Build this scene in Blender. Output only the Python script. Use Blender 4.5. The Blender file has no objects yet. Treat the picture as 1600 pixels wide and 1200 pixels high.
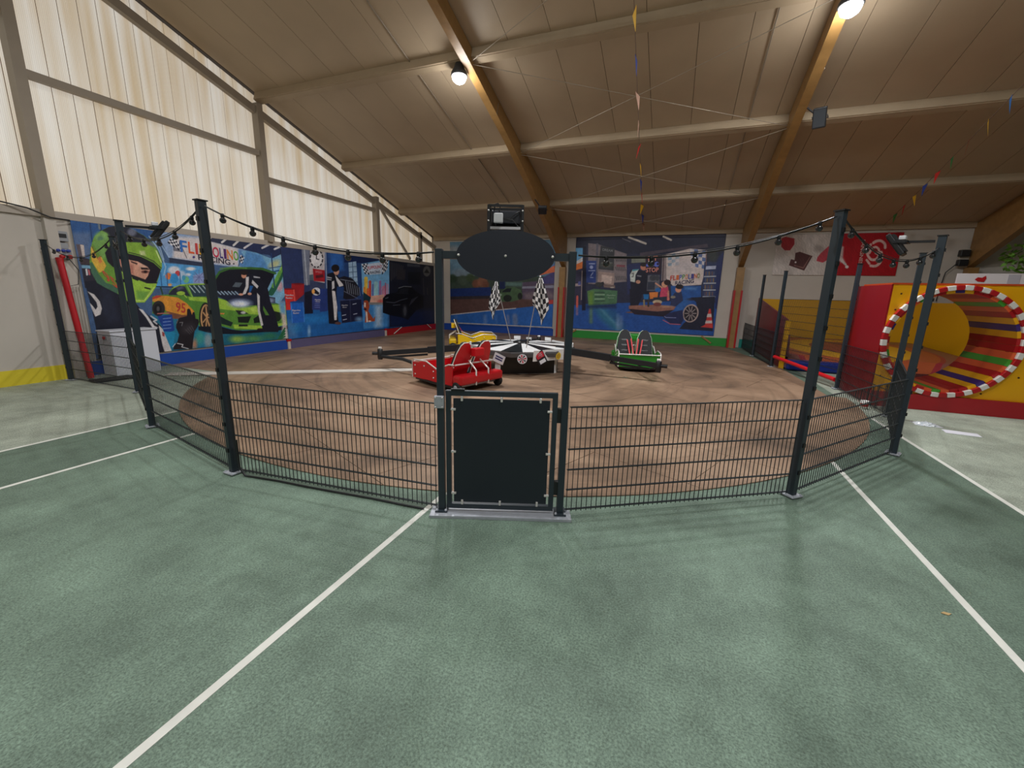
import bpy, bmesh, math, random
import numpy as np
from mathutils import Vector, Matrix
random.seed(7)
PI = math.pi
SC = bpy.context.scene
COL = SC.collection

# ------------------------------------------------------------------ camera
CF, CYAW, CPITCH, CROLL = 652.38, 0.36654, 0.21530, 0.02398      # focal length in pixels of a 1600 px wide frame, angles in radians
CPOS = np.array([2.0453, 0.0, 2.0449])
def cam_basis():
    f = np.array([-math.sin(CYAW)*math.cos(CPITCH), math.cos(CYAW)*math.cos(CPITCH), -math.sin(CPITCH)])
    r0 = np.array([math.cos(CYAW), math.sin(CYAW), 0.0]); u0 = np.cross(r0, f)
    return math.cos(CROLL)*r0+math.sin(CROLL)*u0, -math.sin(CROLL)*r0+math.cos(CROLL)*u0, f
CR, CU, CFW = cam_basis()
cd = bpy.data.cameras.new('camera'); cam = bpy.data.objects.new('camera', cd); COL.objects.link(cam)
cd.sensor_width = 36.0; cd.lens = CF*36.0/1600.0; cd.clip_start = 0.05; cd.clip_end = 200
cam.matrix_world = Matrix(((CR[0], CU[0], -CFW[0], CPOS[0]), (CR[1], CU[1], -CFW[1], CPOS[1]), (CR[2], CU[2], -CFW[2], CPOS[2]), (0, 0, 0, 1)))
SC.camera = cam
def on_plane(x, y, n, d):            # where the sight line of a photo pixel meets the plane n.p = d
    v = CFW+CR*(x-800)/CF-CU*(y-600)/CF; n = np.array(n, float)
    return CPOS+v*((d-n@CPOS)/(n@v))
def to_px(P):                        # (N,3) points -> (N,2) photo pixels
    d = P-CPOS; z = d@CFW
    return np.stack([800+CF*(d@CR)/z, 600-CF*(d@CU)/z], 1)

# ------------------------------------------------------------------ light and exposure
w = bpy.data.worlds.new('world'); SC.world = w; w.use_nodes = True
w.node_tree.nodes['Background'].inputs[0].default_value = (0.75, 0.85, 1.0, 1); w.node_tree.nodes['Background'].inputs[1].default_value = 0.6
SC.view_settings.view_transform = 'Standard'; SC.view_settings.look = 'None'
SC.view_settings.exposure = 0.0; SC.view_settings.gamma = 1.0; SC.view_settings.use_curve_mapping = False
LAMP_W = 290.0                       # watts of one ceiling lamp
GLOW_W = 50.0                        # its light spilling sideways and up
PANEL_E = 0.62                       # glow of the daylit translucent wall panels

# ------------------------------------------------------------------ helpers
def lin(c):
    return tuple(((v/255.0)/12.92 if v/255.0 <= 0.04045 else ((v/255.0+0.055)/1.055)**2.4) for v in c)
MATS = {}
def M(name, rgb, rough=0.6, metal=0.0, var=0.0, scale=4.0, bump=0.0, bscale=60.0, spec=0.5):
    if name in MATS: return MATS[name]
    m = bpy.data.materials.new(name); m.use_nodes = True; nt = m.node_tree; b = nt.nodes['Principled BSDF']
    c = lin(rgb); b.inputs['Base Color'].default_value = (*c, 1); b.inputs['Roughness'].default_value = rough
    b.inputs['Metallic'].default_value = metal; b.inputs['Specular IOR Level'].default_value = spec
    tc = nt.nodes.new('ShaderNodeTexCoord')
    if var > 0:
        n = nt.nodes.new('ShaderNodeTexNoise'); n.inputs['Scale'].default_value = scale; n.inputs['Detail'].default_value = 6
        nt.links.new(tc.outputs['Object'], n.inputs['Vector'])
        mr = nt.nodes.new('ShaderNodeMapRange'); mr.inputs[1].default_value = 0.3; mr.inputs[2].default_value = 0.7
        mr.inputs[3].default_value = 1-var; mr.inputs[4].default_value = 1+var
        nt.links.new(n.outputs['Fac'], mr.inputs[0])
        mx = nt.nodes.new('ShaderNodeVectorMath'); mx.operation = 'SCALE'; mx.inputs[0].default_value = c
        nt.links.new(mr.outputs[0], mx.inputs['Scale']); nt.links.new(mx.outputs[0], b.inputs['Base Color'])
    if bump > 0:
        n2 = nt.nodes.new('ShaderNodeTexNoise'); n2.inputs['Scale'].default_value = bscale; n2.inputs['Detail'].default_value = 4
        nt.links.new(tc.outputs['Object'], n2.inputs['Vector'])
        bp = nt.nodes.new('ShaderNodeBump'); bp.inputs['Strength'].default_value = bump; bp.inputs['Distance'].default_value = 0.01
        nt.links.new(n2.outputs['Fac'], bp.inputs['Height']); nt.links.new(bp.outputs[0], b.inputs['Normal'])
    MATS[name] = m
    return m
def EM(name, rgb, strength):
    if name in MATS: return MATS[name]
    m = bpy.data.materials.new(name); m.use_nodes = True; b = m.node_tree.nodes['Principled BSDF']
    b.inputs['Base Color'].default_value = (*lin(rgb), 1); b.inputs['Emission Color'].default_value = (*lin(rgb), 1)
    b.inputs['Emission Strength'].default_value = strength
    MATS[name] = m
    return m

def tag(o, label=None, cat=None, group=None, kind=None):
    if label: o['label'] = label
    if cat: o['category'] = cat
    if group: o['group'] = group
    if kind: o['kind'] = kind
    return o
def empty(name, loc, rz=0.0, label=None, cat=None, group=None, kind=None):
    o = bpy.data.objects.new(name, None); COL.objects.link(o); o.empty_display_size = 0.1
    o.location = loc; o.rotation_euler = (0, 0, rz)
    return tag(o, label, cat, group, kind)
def world_of(o):
    m = Matrix.LocRotScale(o.location, o.rotation_euler, o.scale)
    return world_of(o.parent) @ m if o.parent else m
def copy_tree(o, parent=None):
    c = o.copy(); COL.objects.link(c); c.parent = parent
    for ch in [x for x in o.children]: copy_tree(ch, c)
    return c

class MB:
    def __init__(s): s.v = []; s.f = []; s.m = []; s.mi = 0; s.smooth = []
    def add(s, vs, fs, smooth=False):
        o = len(s.v); s.v += [tuple(map(float, v)) for v in vs]
        for f in fs: s.f.append(tuple(i+o for i in f)); s.m.append(s.mi); s.smooth.append(smooth)
        return s
    def box(s, c, d, rot=None):
        c = Vector(c); vs = []
        for x in (-.5, .5):
            for y in (-.5, .5):
                for z in (-.5, .5):
                    v = Vector((x*d[0], y*d[1], z*d[2]))
                    if rot is not None: v = rot @ v
                    vs.append(c+v)
        return s.add(vs, [(0, 1, 3, 2), (4, 6, 7, 5), (0, 4, 5, 1), (2, 3, 7, 6), (0, 2, 6, 4), (1, 5, 7, 3)])
    def bb(s, x0, x1, y0, y1, z0, z1):
        return s.box(((x0+x1)/2, (y0+y1)/2, (z0+z1)/2), (x1-x0, y1-y0, z1-z0))
    def cbox(s, c, d, bev, rot=None):          # chamfered box
        bm = bmesh.new(); bmesh.ops.create_cube(bm, size=1)
        for v in bm.verts: v.co = Vector((v.co.x*d[0], v.co.y*d[1], v.co.z*d[2]))
        bmesh.ops.bevel(bm, geom=bm.edges[:], offset=bev, segments=2, affect='EDGES', profile=0.5)
        vs = [(rot @ v.co if rot is not None else v.co)+Vector(c) for v in bm.verts]
        bm.verts.index_update(); fs = [[v.index for v in f.verts] for f in bm.faces]; bm.free()
        return s.add(vs, fs)
    def beam(s, p, q, w, h, up=(0, 0, 1)):     # bar from p to q, w across, h along up
        p = Vector(p); q = Vector(q); d = (q-p); L = d.length; d.normalize(); up = Vector(up)
        if abs(d.dot(up)) > .99: up = Vector((0, 1, 0))
        r = d.cross(up).normalized(); u = r.cross(d)
        return s.box((p+q)/2, (L, w, h), Matrix((d, r, u)).transposed())
    def tube(s, pts, r, n=8, caps=True):
        pts = [Vector(p) for p in pts]; rs = r if isinstance(r, (list, tuple)) else [r]*len(pts)
        rings = []; prev = None
        for i, p in enumerate(pts):
            d = (pts[min(i+1, len(pts)-1)]-pts[max(i-1, 0)]).normalized()
            a = Vector((0, 0, 1)) if abs(d.z) < .95 else Vector((1, 0, 0))
            if prev is not None: a = prev
            x = (a-d*a.dot(d)).normalized(); y = d.cross(x); prev = x
            rings.append([p+x*(math.cos(2*PI*k/n)*rs[i])+y*(math.sin(2*PI*k/n)*rs[i]) for k in range(n)])
        vs = [v for rg in rings for v in rg]; fs = []
        for i in range(len(pts)-1):
            for k in range(n): fs.append((i*n+k, i*n+(k+1) % n, (i+1)*n+(k+1) % n, (i+1)*n+k))
        s.add(vs, fs, True)
        if caps:
            s.add(rings[0], [tuple(range(n-1, -1, -1))]); s.add(rings[-1], [tuple(range(n))])
        return s
    def lathe(s, prof, c=(0, 0, 0), axis='z', n=20, rot=None):
        vs = []; fs = []
        for (r, h) in prof:
            for k in range(n):
                a = 2*PI*k/n; x, y = r*math.cos(a), r*math.sin(a)
                v = Vector((x, y, h)) if axis == 'z' else (Vector((h, x, y)) if axis == 'x' else Vector((x, h, y)))
                if rot is not None: v = rot @ v
                vs.append(Vector(c)+v)
        for i in range(len(prof)-1):
            for k in range(n): fs.append((i*n+k, i*n+(k+1) % n, (i+1)*n+(k+1) % n, (i+1)*n+k))
        return s.add(vs, fs, True)
    def prism(s, poly, o, ax, ay, th):         # outline in the plane (o, ax, ay) given thickness th along ax x ay, centred
        o = Vector(o); ax = Vector(ax); ay = Vector(ay); nz = ax.cross(ay).normalized(); n = len(poly)
        a = [o+ax*p[0]+ay*p[1]-nz*th/2 for p in poly]; b = [o+ax*p[0]+ay*p[1]+nz*th/2 for p in poly]
        return s.add(a+b, [tuple(range(n-1, -1, -1)), tuple(range(n, 2*n))]+[(i, (i+1) % n, n+(i+1) % n, n+i) for i in range(n)])
    def build(s, name, mat, parent=None, local=False, label=None, cat=None, group=None, kind=None, bevel=0.0):
        me = bpy.data.meshes.new(name)
        vs = s.v
        if parent is not None and not local:
            inv = world_of(parent).inverted(); vs = [inv @ Vector(v) for v in vs]
        me.from_pydata([tuple(v) for v in vs], [], s.f); me.update()
        ms = mat if isinstance(mat, (list, tuple)) else [mat]
        for m in ms: me.materials.append(m)
        me.polygons.foreach_set('material_index', s.m); me.polygons.foreach_set('use_smooth', s.smooth)
        bm = bmesh.new(); bm.from_mesh(me); bmesh.ops.recalc_face_normals(bm, faces=bm.faces[:]); bm.to_mesh(me); bm.free()
        o = bpy.data.objects.new(name, me); COL.objects.link(o)
        if parent is not None: o.parent = parent
        if bevel > 0:
            md = o.modifiers.new('bevel', 'BEVEL'); md.width = bevel; md.segments = 2; md.limit_method = 'ANGLE'
        return tag(o, label, cat, group, kind)
def inst(src, name, loc, parent=None, rot=None, scale=None):     # another object on the same mesh
    o = bpy.data.objects.new(name, src.data); COL.objects.link(o); o.location = loc
    if rot: o.rotation_euler = rot
    if scale: o.scale = scale
    if parent is not None: o.parent = parent
    return o

FONT_CACHE = {}
def text_mesh(txt):
    if txt in FONT_CACHE: return FONT_CACHE[txt]
    cu = bpy.data.curves.new('t', 'FONT'); cu.body = txt; cu.offset = 0.018; cu.resolution_u = 3
    ob = bpy.data.objects.new('t', cu); COL.objects.link(ob)
    dg = bpy.context.evaluated_depsgraph_get(); me = bpy.data.meshes.new_from_object(ob.evaluated_get(dg))
    vs = [tuple(v.co) for v in me.vertices]; fs = [tuple(p.vertices) for p in me.polygons]
    bpy.data.objects.remove(ob); bpy.data.curves.remove(cu); bpy.data.meshes.remove(me)
    xs = [v[0] for v in vs]; ys = [v[1] for v in vs]; x0, x1, y0, y1 = min(xs), max(xs), min(ys), max(ys)
    vs = [((x-x0)/(x1-x0), (y-y0)/(y1-y0)) for x, y, z in vs]
    FONT_CACHE[txt] = (vs, fs)
    return FONT_CACHE[txt]
def lettering(txt, o, ax, ay, mat, parent, mb=None):             # text filling the parallelogram o, o+ax, o+ay
    vs, fs = text_mesh(txt); o = Vector(o); ax = Vector(ax); ay = Vector(ay)
    m = mb or MB(); m.add([o+ax*x+ay*y for x, y in vs], fs)
    return m if mb else m.build('lettering', mat, parent)
# ------------------------------------------------------------------ the hall
XL, XR, YB, YF = -10.1, 26.0, 19.9, -16.1
RZ, RS, RIDGE = 10.51, 0.29, 1.9
def roof(y): return RZ-RS*y if y >= RIDGE else RZ-RS*(2*RIDGE-y)
SL = math.atan(RS)

def court_material():
    m = bpy.data.materials.new('court_turf'); m.use_nodes = True; nt = m.node_tree; N = nt.nodes.new; L = nt.links.new
    b = nt.nodes['Principled BSDF']; tc = N('ShaderNodeTexCoord'); sep = N('ShaderNodeSeparateXYZ'); L(tc.outputs['Object'], sep.inputs[0])
    ab = N('ShaderNodeMath'); ab.operation = 'ABSOLUTE'; L(sep.outputs[0], ab.inputs[0])
    def mask(edge, soft=0.02):
        r = N('ShaderNodeMapRange'); r.inputs[1].default_value = edge-soft; r.inputs[2].default_value = edge+soft; L(ab.outputs[0], r.inputs[0]); return r.outputs[0]
    def mix(f, a, c):
        x = N('ShaderNodeMix'); x.data_type = 'RGBA'
        if isinstance(f, float): x.inputs[0].default_value = f
        else: L(f, x.inputs[0])
        for k, v in ((6, a), (7, c)):
            if isinstance(v, tuple): x.inputs[k].default_value = (*v, 1)
            else: L(v, x.inputs[k])
        return x.outputs[2]
    inner, alley, outer = lin((108, 128, 113)), lin((97, 116, 102)), lin((156, 164, 150))
    base = mix(mask(5.485), mix(mask(4.115), inner, alley), outer)
    n1 = N('ShaderNodeTexNoise'); n1.inputs['Scale'].default_value = 1.3; n1.inputs['Detail'].default_value = 9; n1.inputs['Roughness'].default_value = .68; L(tc.outputs['Object'], n1.inputs['Vector'])
    n2 = N('ShaderNodeTexNoise'); n2.inputs['Scale'].default_value = 75; n2.inputs['Detail'].default_value = 6; n2.inputs['Roughness'].default_value = .75; L(tc.outputs['Object'], n2.inputs['Vector'])
    mp = N('ShaderNodeMapping'); mp.inputs['Rotation'].default_value = (0, 0, 0.9); mp.inputs['Scale'].default_value = (7, 2.4, 1); L(tc.outputs['Object'], mp.inputs[0])
    n3 = N('ShaderNodeTexNoise'); n3.inputs['Scale'].default_value = 2.2; n3.inputs['Detail'].default_value = 5; L(mp.outputs[0], n3.inputs['Vector'])
    def amp(nz, lo, hi, a=.3, c=.7):
        r = N('ShaderNodeMapRange'); r.inputs[1].default_value = a; r.inputs[2].default_value = c; r.inputs[3].default_value = lo; r.inputs[4].default_value = hi; L(nz, r.inputs[0]); return r.outputs[0]
    k = N('ShaderNodeMath'); k.operation = 'MULTIPLY'; L(amp(n1.outputs['Fac'], .76, 1.22, .36, .64), k.inputs[0]); L(amp(n2.outputs['Fac'], .55, 1.5, .36, .64), k.inputs[1])
    k2 = N('ShaderNodeMath'); k2.operation = 'MULTIPLY'; L(k.outputs[0], k2.inputs[0]); L(amp(n3.outputs['Fac'], .93, 1.07), k2.inputs[1])
    sc = N('ShaderNodeVectorMath'); sc.operation = 'SCALE'; L(base, sc.inputs[0]); L(k2.outputs[0], sc.inputs['Scale']); L(sc.outputs[0], b.inputs['Base Color'])
    b.inputs['Roughness'].default_value = .62; b.inputs['Specular IOR Level'].default_value = .35
    bp = N('ShaderNodeBump'); bp.inputs['Strength'].default_value = .35; bp.inputs['Distance'].default_value = .004; L(n2.outputs['Fac'], bp.inputs['Height']); L(bp.outputs[0], b.inputs['Normal'])
    return m
RCX, RCY = -1.83, 10.71
def board_material():
    m = bpy.data.materials.new('worn_brown_board'); m.use_nodes = True; nt = m.node_tree; N = nt.nodes.new; L = nt.links.new
    b = nt.nodes['Principled BSDF']; tc = N('ShaderNodeTexCoord'); ge = N('ShaderNodeNewGeometry')
    def noise(scale, det, vec, rough=.6, dist=0.0):
        n = N('ShaderNodeTexNoise'); n.inputs['Scale'].default_value = scale; n.inputs['Detail'].default_value = det; n.inputs['Roughness'].default_value = rough; n.inputs['Distortion'].default_value = dist; L(vec, n.inputs['Vector']); return n.outputs['Fac']
    P = ge.outputs['Position']
    mp = N('ShaderNodeMapping'); mp.inputs['Rotation'].default_value = (0, 0, .5); mp.inputs['Scale'].default_value = (.5, 3.2, 1); L(P, mp.inputs[0])
    cr = N('ShaderNodeValToRGB'); e = cr.color_ramp.elements; e[0].position = .3; e[0].color = (*lin((98, 80, 66)), 1); e[1].position = .68; e[1].color = (*lin((170, 142, 118)), 1)
    x = cr.color_ramp.elements.new(.48); x.color = (*lin((140, 114, 93)), 1)
    L(noise(.55, 9, P, .6, .6), cr.inputs[0])
    cr2 = N('ShaderNodeValToRGB'); e = cr2.color_ramp.elements; e[0].position = .33; e[0].color = (.55, .55, .55, 1); e[1].position = .5; e[1].color = (1, 1, 1, 1)
    sp = N('ShaderNodeVectorMath'); sp.operation = 'SUBTRACT'; L(P, sp.inputs[0]); sp.inputs[1].default_value = (RCX, RCY, 0)
    ln = N('ShaderNodeVectorMath'); ln.operation = 'LENGTH'; L(sp.outputs[0], ln.inputs[0]); sx = N('ShaderNodeSeparateXYZ'); L(sp.outputs[0], sx.inputs[0])
    at = N('ShaderNodeMath'); at.operation = 'ARCTAN2'; L(sx.outputs[1], at.inputs[0]); L(sx.outputs[0], at.inputs[1])
    cv = N('ShaderNodeCombineXYZ'); m3 = N('ShaderNodeMath'); m3.operation = 'MULTIPLY'; m3.inputs[1].default_value = 2.6; L(ln.outputs['Value'], m3.inputs[0]); L(m3.outputs[0], cv.inputs[0]); L(at.outputs[0], cv.inputs[1])
    L(noise(1.15, 7, cv.outputs[0], .62, .5), cr2.inputs[0])
    mu = N('ShaderNodeMix'); mu.data_type = 'RGBA'; mu.blend_type = 'MULTIPLY'; mu.inputs[0].default_value = .85; L(cr.outputs[0], mu.inputs[6]); L(cr2.outputs[0], mu.inputs[7])
    cr3 = N('ShaderNodeValToRGB'); e = cr3.color_ramp.elements; e[0].position = .66; e[0].color = (0, 0, 0, 1); e[1].position = .72; e[1].color = (.6, .6, .6, 1)
    L(noise(2.3, 8, P, .7, 2.0), cr3.inputs[0])
    mw = N('ShaderNodeMix'); mw.data_type = 'RGBA'; L(cr3.outputs[0], mw.inputs[0]); L(mu.outputs[2], mw.inputs[6]); mw.inputs[7].default_value = (*lin((214, 190, 168)), 1)
    L(mw.outputs[2], b.inputs['Base Color']); b.inputs['Roughness'].default_value = .5; b.inputs['Specular IOR Level'].default_value = .35
    return m
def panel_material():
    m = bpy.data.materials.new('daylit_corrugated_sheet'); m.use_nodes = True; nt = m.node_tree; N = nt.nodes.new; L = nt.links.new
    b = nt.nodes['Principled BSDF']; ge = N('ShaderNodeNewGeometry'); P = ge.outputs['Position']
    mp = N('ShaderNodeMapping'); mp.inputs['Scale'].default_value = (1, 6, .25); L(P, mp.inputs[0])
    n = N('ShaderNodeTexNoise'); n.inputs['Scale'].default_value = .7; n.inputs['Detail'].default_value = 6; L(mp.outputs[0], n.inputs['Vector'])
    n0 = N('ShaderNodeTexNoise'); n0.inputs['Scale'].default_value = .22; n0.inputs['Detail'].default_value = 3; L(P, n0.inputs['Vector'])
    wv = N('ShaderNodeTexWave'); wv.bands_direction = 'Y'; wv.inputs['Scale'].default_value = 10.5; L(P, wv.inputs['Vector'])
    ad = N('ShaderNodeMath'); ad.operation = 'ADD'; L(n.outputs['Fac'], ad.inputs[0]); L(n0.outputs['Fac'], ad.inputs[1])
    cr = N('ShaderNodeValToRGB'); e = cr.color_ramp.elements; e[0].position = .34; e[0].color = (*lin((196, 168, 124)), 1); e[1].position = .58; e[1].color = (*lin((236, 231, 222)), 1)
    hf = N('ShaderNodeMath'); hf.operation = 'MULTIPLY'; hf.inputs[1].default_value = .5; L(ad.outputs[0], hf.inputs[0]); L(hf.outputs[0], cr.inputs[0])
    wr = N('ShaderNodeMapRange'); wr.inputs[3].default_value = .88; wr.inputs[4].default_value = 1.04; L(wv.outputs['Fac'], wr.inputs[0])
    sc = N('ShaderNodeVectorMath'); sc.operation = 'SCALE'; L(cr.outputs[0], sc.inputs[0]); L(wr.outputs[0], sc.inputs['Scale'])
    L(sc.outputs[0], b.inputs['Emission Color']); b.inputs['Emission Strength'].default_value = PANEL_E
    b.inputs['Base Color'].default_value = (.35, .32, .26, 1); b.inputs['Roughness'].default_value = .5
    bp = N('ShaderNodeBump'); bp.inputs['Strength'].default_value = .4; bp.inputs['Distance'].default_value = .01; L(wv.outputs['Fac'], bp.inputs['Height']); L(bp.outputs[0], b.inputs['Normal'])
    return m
TURF, BOARD, SHEET = court_material(), board_material(), panel_material()
WALLP = M('off_white_render', (194, 186, 176), .8, var=.05, scale=1.2, bump=.15, bscale=25)
STEEL = M('taupe_painted_steel', (150, 138, 122), .5, var=.04, scale=3)
CEILP = M('cream_roof_sheet', (180, 161, 136), .55, var=.07, scale=.8)
PURL = M('cream_purlin_paint', (170, 151, 125), .55, var=.06, scale=2)
GLULAM = M('glued_laminated_timber', (150, 114, 66), .45, var=.12, scale=6)
DARKGAP = M('dark_roof_gap', (96, 82, 66), .9)
LINEW = M('white_line_paint', (222, 222, 214), .7, var=.05, scale=9)
REDP = M('red_gloss_paint', (172, 22, 26), .4); YELP = M('yellow_wall_paint', (224, 204, 50), .55, var=.04)
BLUP = M('blue_wall_paint', (24, 72, 160), .5, var=.04); VIOP = M('faded_violet_paint', (92, 86, 122), .6, var=.06)
GRNP = M('green_wall_paint', (38, 140, 50), .5, var=.04); TEAP = M('teal_wall_paint', (16, 140, 128), .5)

MB().bb(XL-.3, XR+.3, YF-.3, YB+.3, -.3, 0).build('floor', TURF, kind='structure', label='green sports hall turf floor with white court lines')
FLOOR = bpy.data.objects['floor']
for x in (0, 4.115, -4.115, 5.485, -5.485):       # court lines run parallel to the gable wall
    y1 = {0: 3.5, 4.115: 6.25, -4.115: 3.66, 5.485: 9.0, -5.485: 4.2}[x]
    MB().bb(x-.027, x+.027, YF+4, y1, 0.0005, .003).build('court_line', LINEW, FLOOR)

# brown boards of the ride area, clipped to a disc of 7.44 m and the back of the hall
RC = (-1.83, 10.71); RR = 7.44
def clip(poly, a, b):
    out = []
    for i in range(len(poly)):
        p, q = poly[i], poly[(i+1) % len(poly)]
        sp = (b[0]-a[0])*(p[1]-a[1])-(b[1]-a[1])*(p[0]-a[0]); sq = (b[0]-a[0])*(q[1]-a[1])-(b[1]-a[1])*(q[0]-a[0])
        if sp >= 0: out.append(p)
        if (sp >= 0) != (sq >= 0):
            t = sp/(sp-sq); out.append((p[0]+t*(q[0]-p[0]), p[1]+t*(q[1]-p[1])))
    return out
arc = [(RC[0]+RR*math.cos(a), RC[1]+RR*math.sin(a)) for a in np.radians(np.arange(180, 361, 3))]
front_half = [p for p in arc]
regions = [front_half, [(XL, RC[1]), (5.6, RC[1]), (5.6, 12.6), (5.15, 14.6), (4.95, YB), (XL, YB)], [(XL, 6.7), (-8.05, 6.7), (-8.05, RC[1]), (XL, RC[1])]]
rf = empty('ride_floor', (RC[0], RC[1], 0), label='worn brown board floor of the ride area inside the mesh fence', cat='floor area')
bw, bh, ba = 2.5, 1.25, math.radians(-24)
ca, sa = math.cos(ba), math.sin(ba)
for i in range(-6, 7):
    for j in range(-10, 11):
        ox = (i+(.5 if j % 2 else 0))*bw; oy = j*bh; g = .004
        q = [(ox+g, oy+g), (ox+bw-g, oy+g), (ox+bw-g, oy+bh-g), (ox+g, oy+bh-g)]
        q = [(RC[0]+x*ca-y*sa, RC[1]+x*sa+y*ca) for x, y in q]
        for reg in regions:
            p = q
            for k in range(len(reg)):
                p = clip(p, reg[k], reg[(k+1) % len(reg)])
                if len(p) < 3: break
            if len(p) >= 3 and abs(sum(p[k][0]*p[(k+1) % len(p)][1]-p[(k+1) % len(p)][0]*p[k][1] for k in range(len(p))))/2 > .02:
                n = len(p); z = (.012 if reg is not regions[2] else .006)+random.uniform(-.0012, .0012)
                MB().add([(x, y, .001) for x, y in p]+[(x, y, z) for x, y in p], [tuple(range(n, 2*n))]+[(k, (k+1) % n, n+(k+1) % n, n+k) for k in range(n)]).build('board', BOARD, rf)
# whitish cable cover lane running from the control cabinet to the ride's centre
d = Vector((RC[0]+8.6, RC[1]-6.0, 0)).normalized()
cc = MB(); cc.beam((-8.75, 5.95, .022), Vector((RC[0], RC[1], .022))-d*1.2, .34, .016)
tag(cc.build('cable_cover', M('scuffed_white_rubber', (205, 198, 190), .6, var=.12, scale=5)), 'flat whitish cable cover strip crossing the brown boards to the ride', 'cable cover')

# left gable wall: plain below, daylit sheets above
wl = MB().bb(XL-.3, XL, YF, YB+.3, 0, 3.32).build('wall_left', WALLP, kind='structure')
MB().bb(XL-.02, XL+.05, YF, YB, 3.32, 3.46).build('ledge', M('pale_ledge_paint', (176, 166, 154), .6), wl)
y = YB-.1; src = None
while y > -4.5:
    y0, y1 = y-.333, y
    MB().add([(XL-.12, y0+.010, 3.4), (XL-.12, y1-.010, 3.4), (XL-.12, y1-.010, roof(y1)-.02), (XL-.12, y0+.010, roof(y0)-.02),
              (XL-.14, y0+.010, 3.4), (XL-.14, y1-.010, 3.4), (XL-.14, y1-.010, roof(y1)-.02), (XL-.14, y0+.010, roof(y0)-.02)],
             [(0, 1, 2, 3), (7, 6, 5, 4), (0, 4, 5, 1), (1, 5, 6, 2), (2, 6, 7, 3), (3, 7, 4, 0)]).build('translucent_panel', SHEET, wl)
    y -= .333
MB().add([(XL-.16, YF, 3.3), (XL-.16, YB+.2, 3.3), (XL-.16, YB+.2, roof(YB)), (XL-.16, RIDGE, roof(RIDGE)), (XL-.16, YF, roof(YF))], [(0, 1, 2, 3, 4)]).build('panel_joint_backing', M('brown_joint', (112, 94, 76), .8), wl)
for yc, z0 in ((4.95, 3.3), (10.05, 3.42), (15.22, 3.42), (-.2, 3.3)):
    MB().bb(XL-.1, XL+.14, yc-.09, yc+.09, z0, roof(yc)-.3).build('column', STEEL, wl)
MB().bb(XL-.1, XL+.13, 4.86, 5.04, 0, 3.3).build('pilaster', WALLP, wl)
MB().bb(XL-.08, XL+.06, 18.45, 18.6, 3.42, roof(18.5)-.3).build('column', STEEL, wl)
for (ya, yb, z) in ((-.2, 4.95, 6.9), (4.95, 10.05, 5.95), (10.05, 15.22, 5.27)):
    MB().bb(XL-.08, XL+.07, ya, yb, z-.07, z+.07).build('girt', STEEL, wl)
MB().beam((XL+.02, 15.4, roof(15.4)-.5), (XL+.02, 17.6, 3.5), .07, .1).build('brace', STEEL, wl)
MB().beam((XL-.01, YB, roof(YB)-.5), (XL-.01, RIDGE, roof(RIDGE)-.5), .14, .2).build('gable_rafter', STEEL, wl)
# back, right and rear walls
wb = MB().bb(XL-.3, XR+.3, YB, YB+.3, 0, roof(YB)+.1).build('wall_back', WALLP, kind='structure')
MB().bb(XR, XR+.3, YF, YB, 0, 10.2).build('wall_right', WALLP, kind='structure')
MB().bb(XL-.3, XR+.3, YF-.3, YF, 0, roof(YF)+.1).build('wall_rear', WALLP, kind='structure')
MB().bb(XL, XR, YB-.12, YB, 4.6, 4.86).build('eaves_beam', PURL, wb)
MB().bb(5.25, 10.4, YB-.006, YB, .3, 2.04).build('yellow_paint_band', M('mustard_wall_paint', (214, 160, 10), .5), wb)
def band(nm, mat, box, parent=None, **k): return MB().bb(*box).build(nm, mat, parent, **k)
bl = band('baseboard_left', BLUP, (XL, XL+.015, 4.98, 10.38, 0, .31), kind='structure')
band('painted_section', YELP, (XL, XL+.015, -6, 4.86, 0, .31), bl)
band('painted_section', VIOP, (XL, XL+.015, 10.45, 15.5, 0, .31), bl)
band('painted_section', REDP, (XL, XL+.015, 15.58, YB-.02, 0, .31), bl)
bbk = band('baseboard_back', BLUP, (XL+.02, -3.5, YB-.015, YB, 0, .36), kind='structure')
band('painted_section', GRNP, (-2.9, 4.28, YB-.015, YB, 0, .36), bbk)
band('painted_section', TEAP, (4.62, 5.2, YB-.015, YB, 0, .36), bbk)
for yy in (10.41, 15.54):
    band('post_stub', M('cream_post', (205, 192, 178), .6), (XL, XL+.05, yy-.05, yy+.05, 0, .3), bl)
    band('red_cap', REDP, (XL, XL+.055, yy-.08, yy+.09, .26, .34), bl)
for (x0, z0, x1, z1) in ((-2.85, .08, -2.35, .38), (3.15, .4, 3.55, .12)):
    MB().beam((x0, YB-.05, z0), (x1, YB-.05, z1), .04, .07).build('timber_strut', GLULAM, bbk)
MB().beam((XL+.05, 16.1, .06), (XL+.05, 16.7, .33), .02, .03).build('strut', LINEW, bl)
MB().beam((XL+.05, 19.3, .1), (XL+.05, 18.9, .33), .02, .03).build('strut', LINEW, bl)

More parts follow.
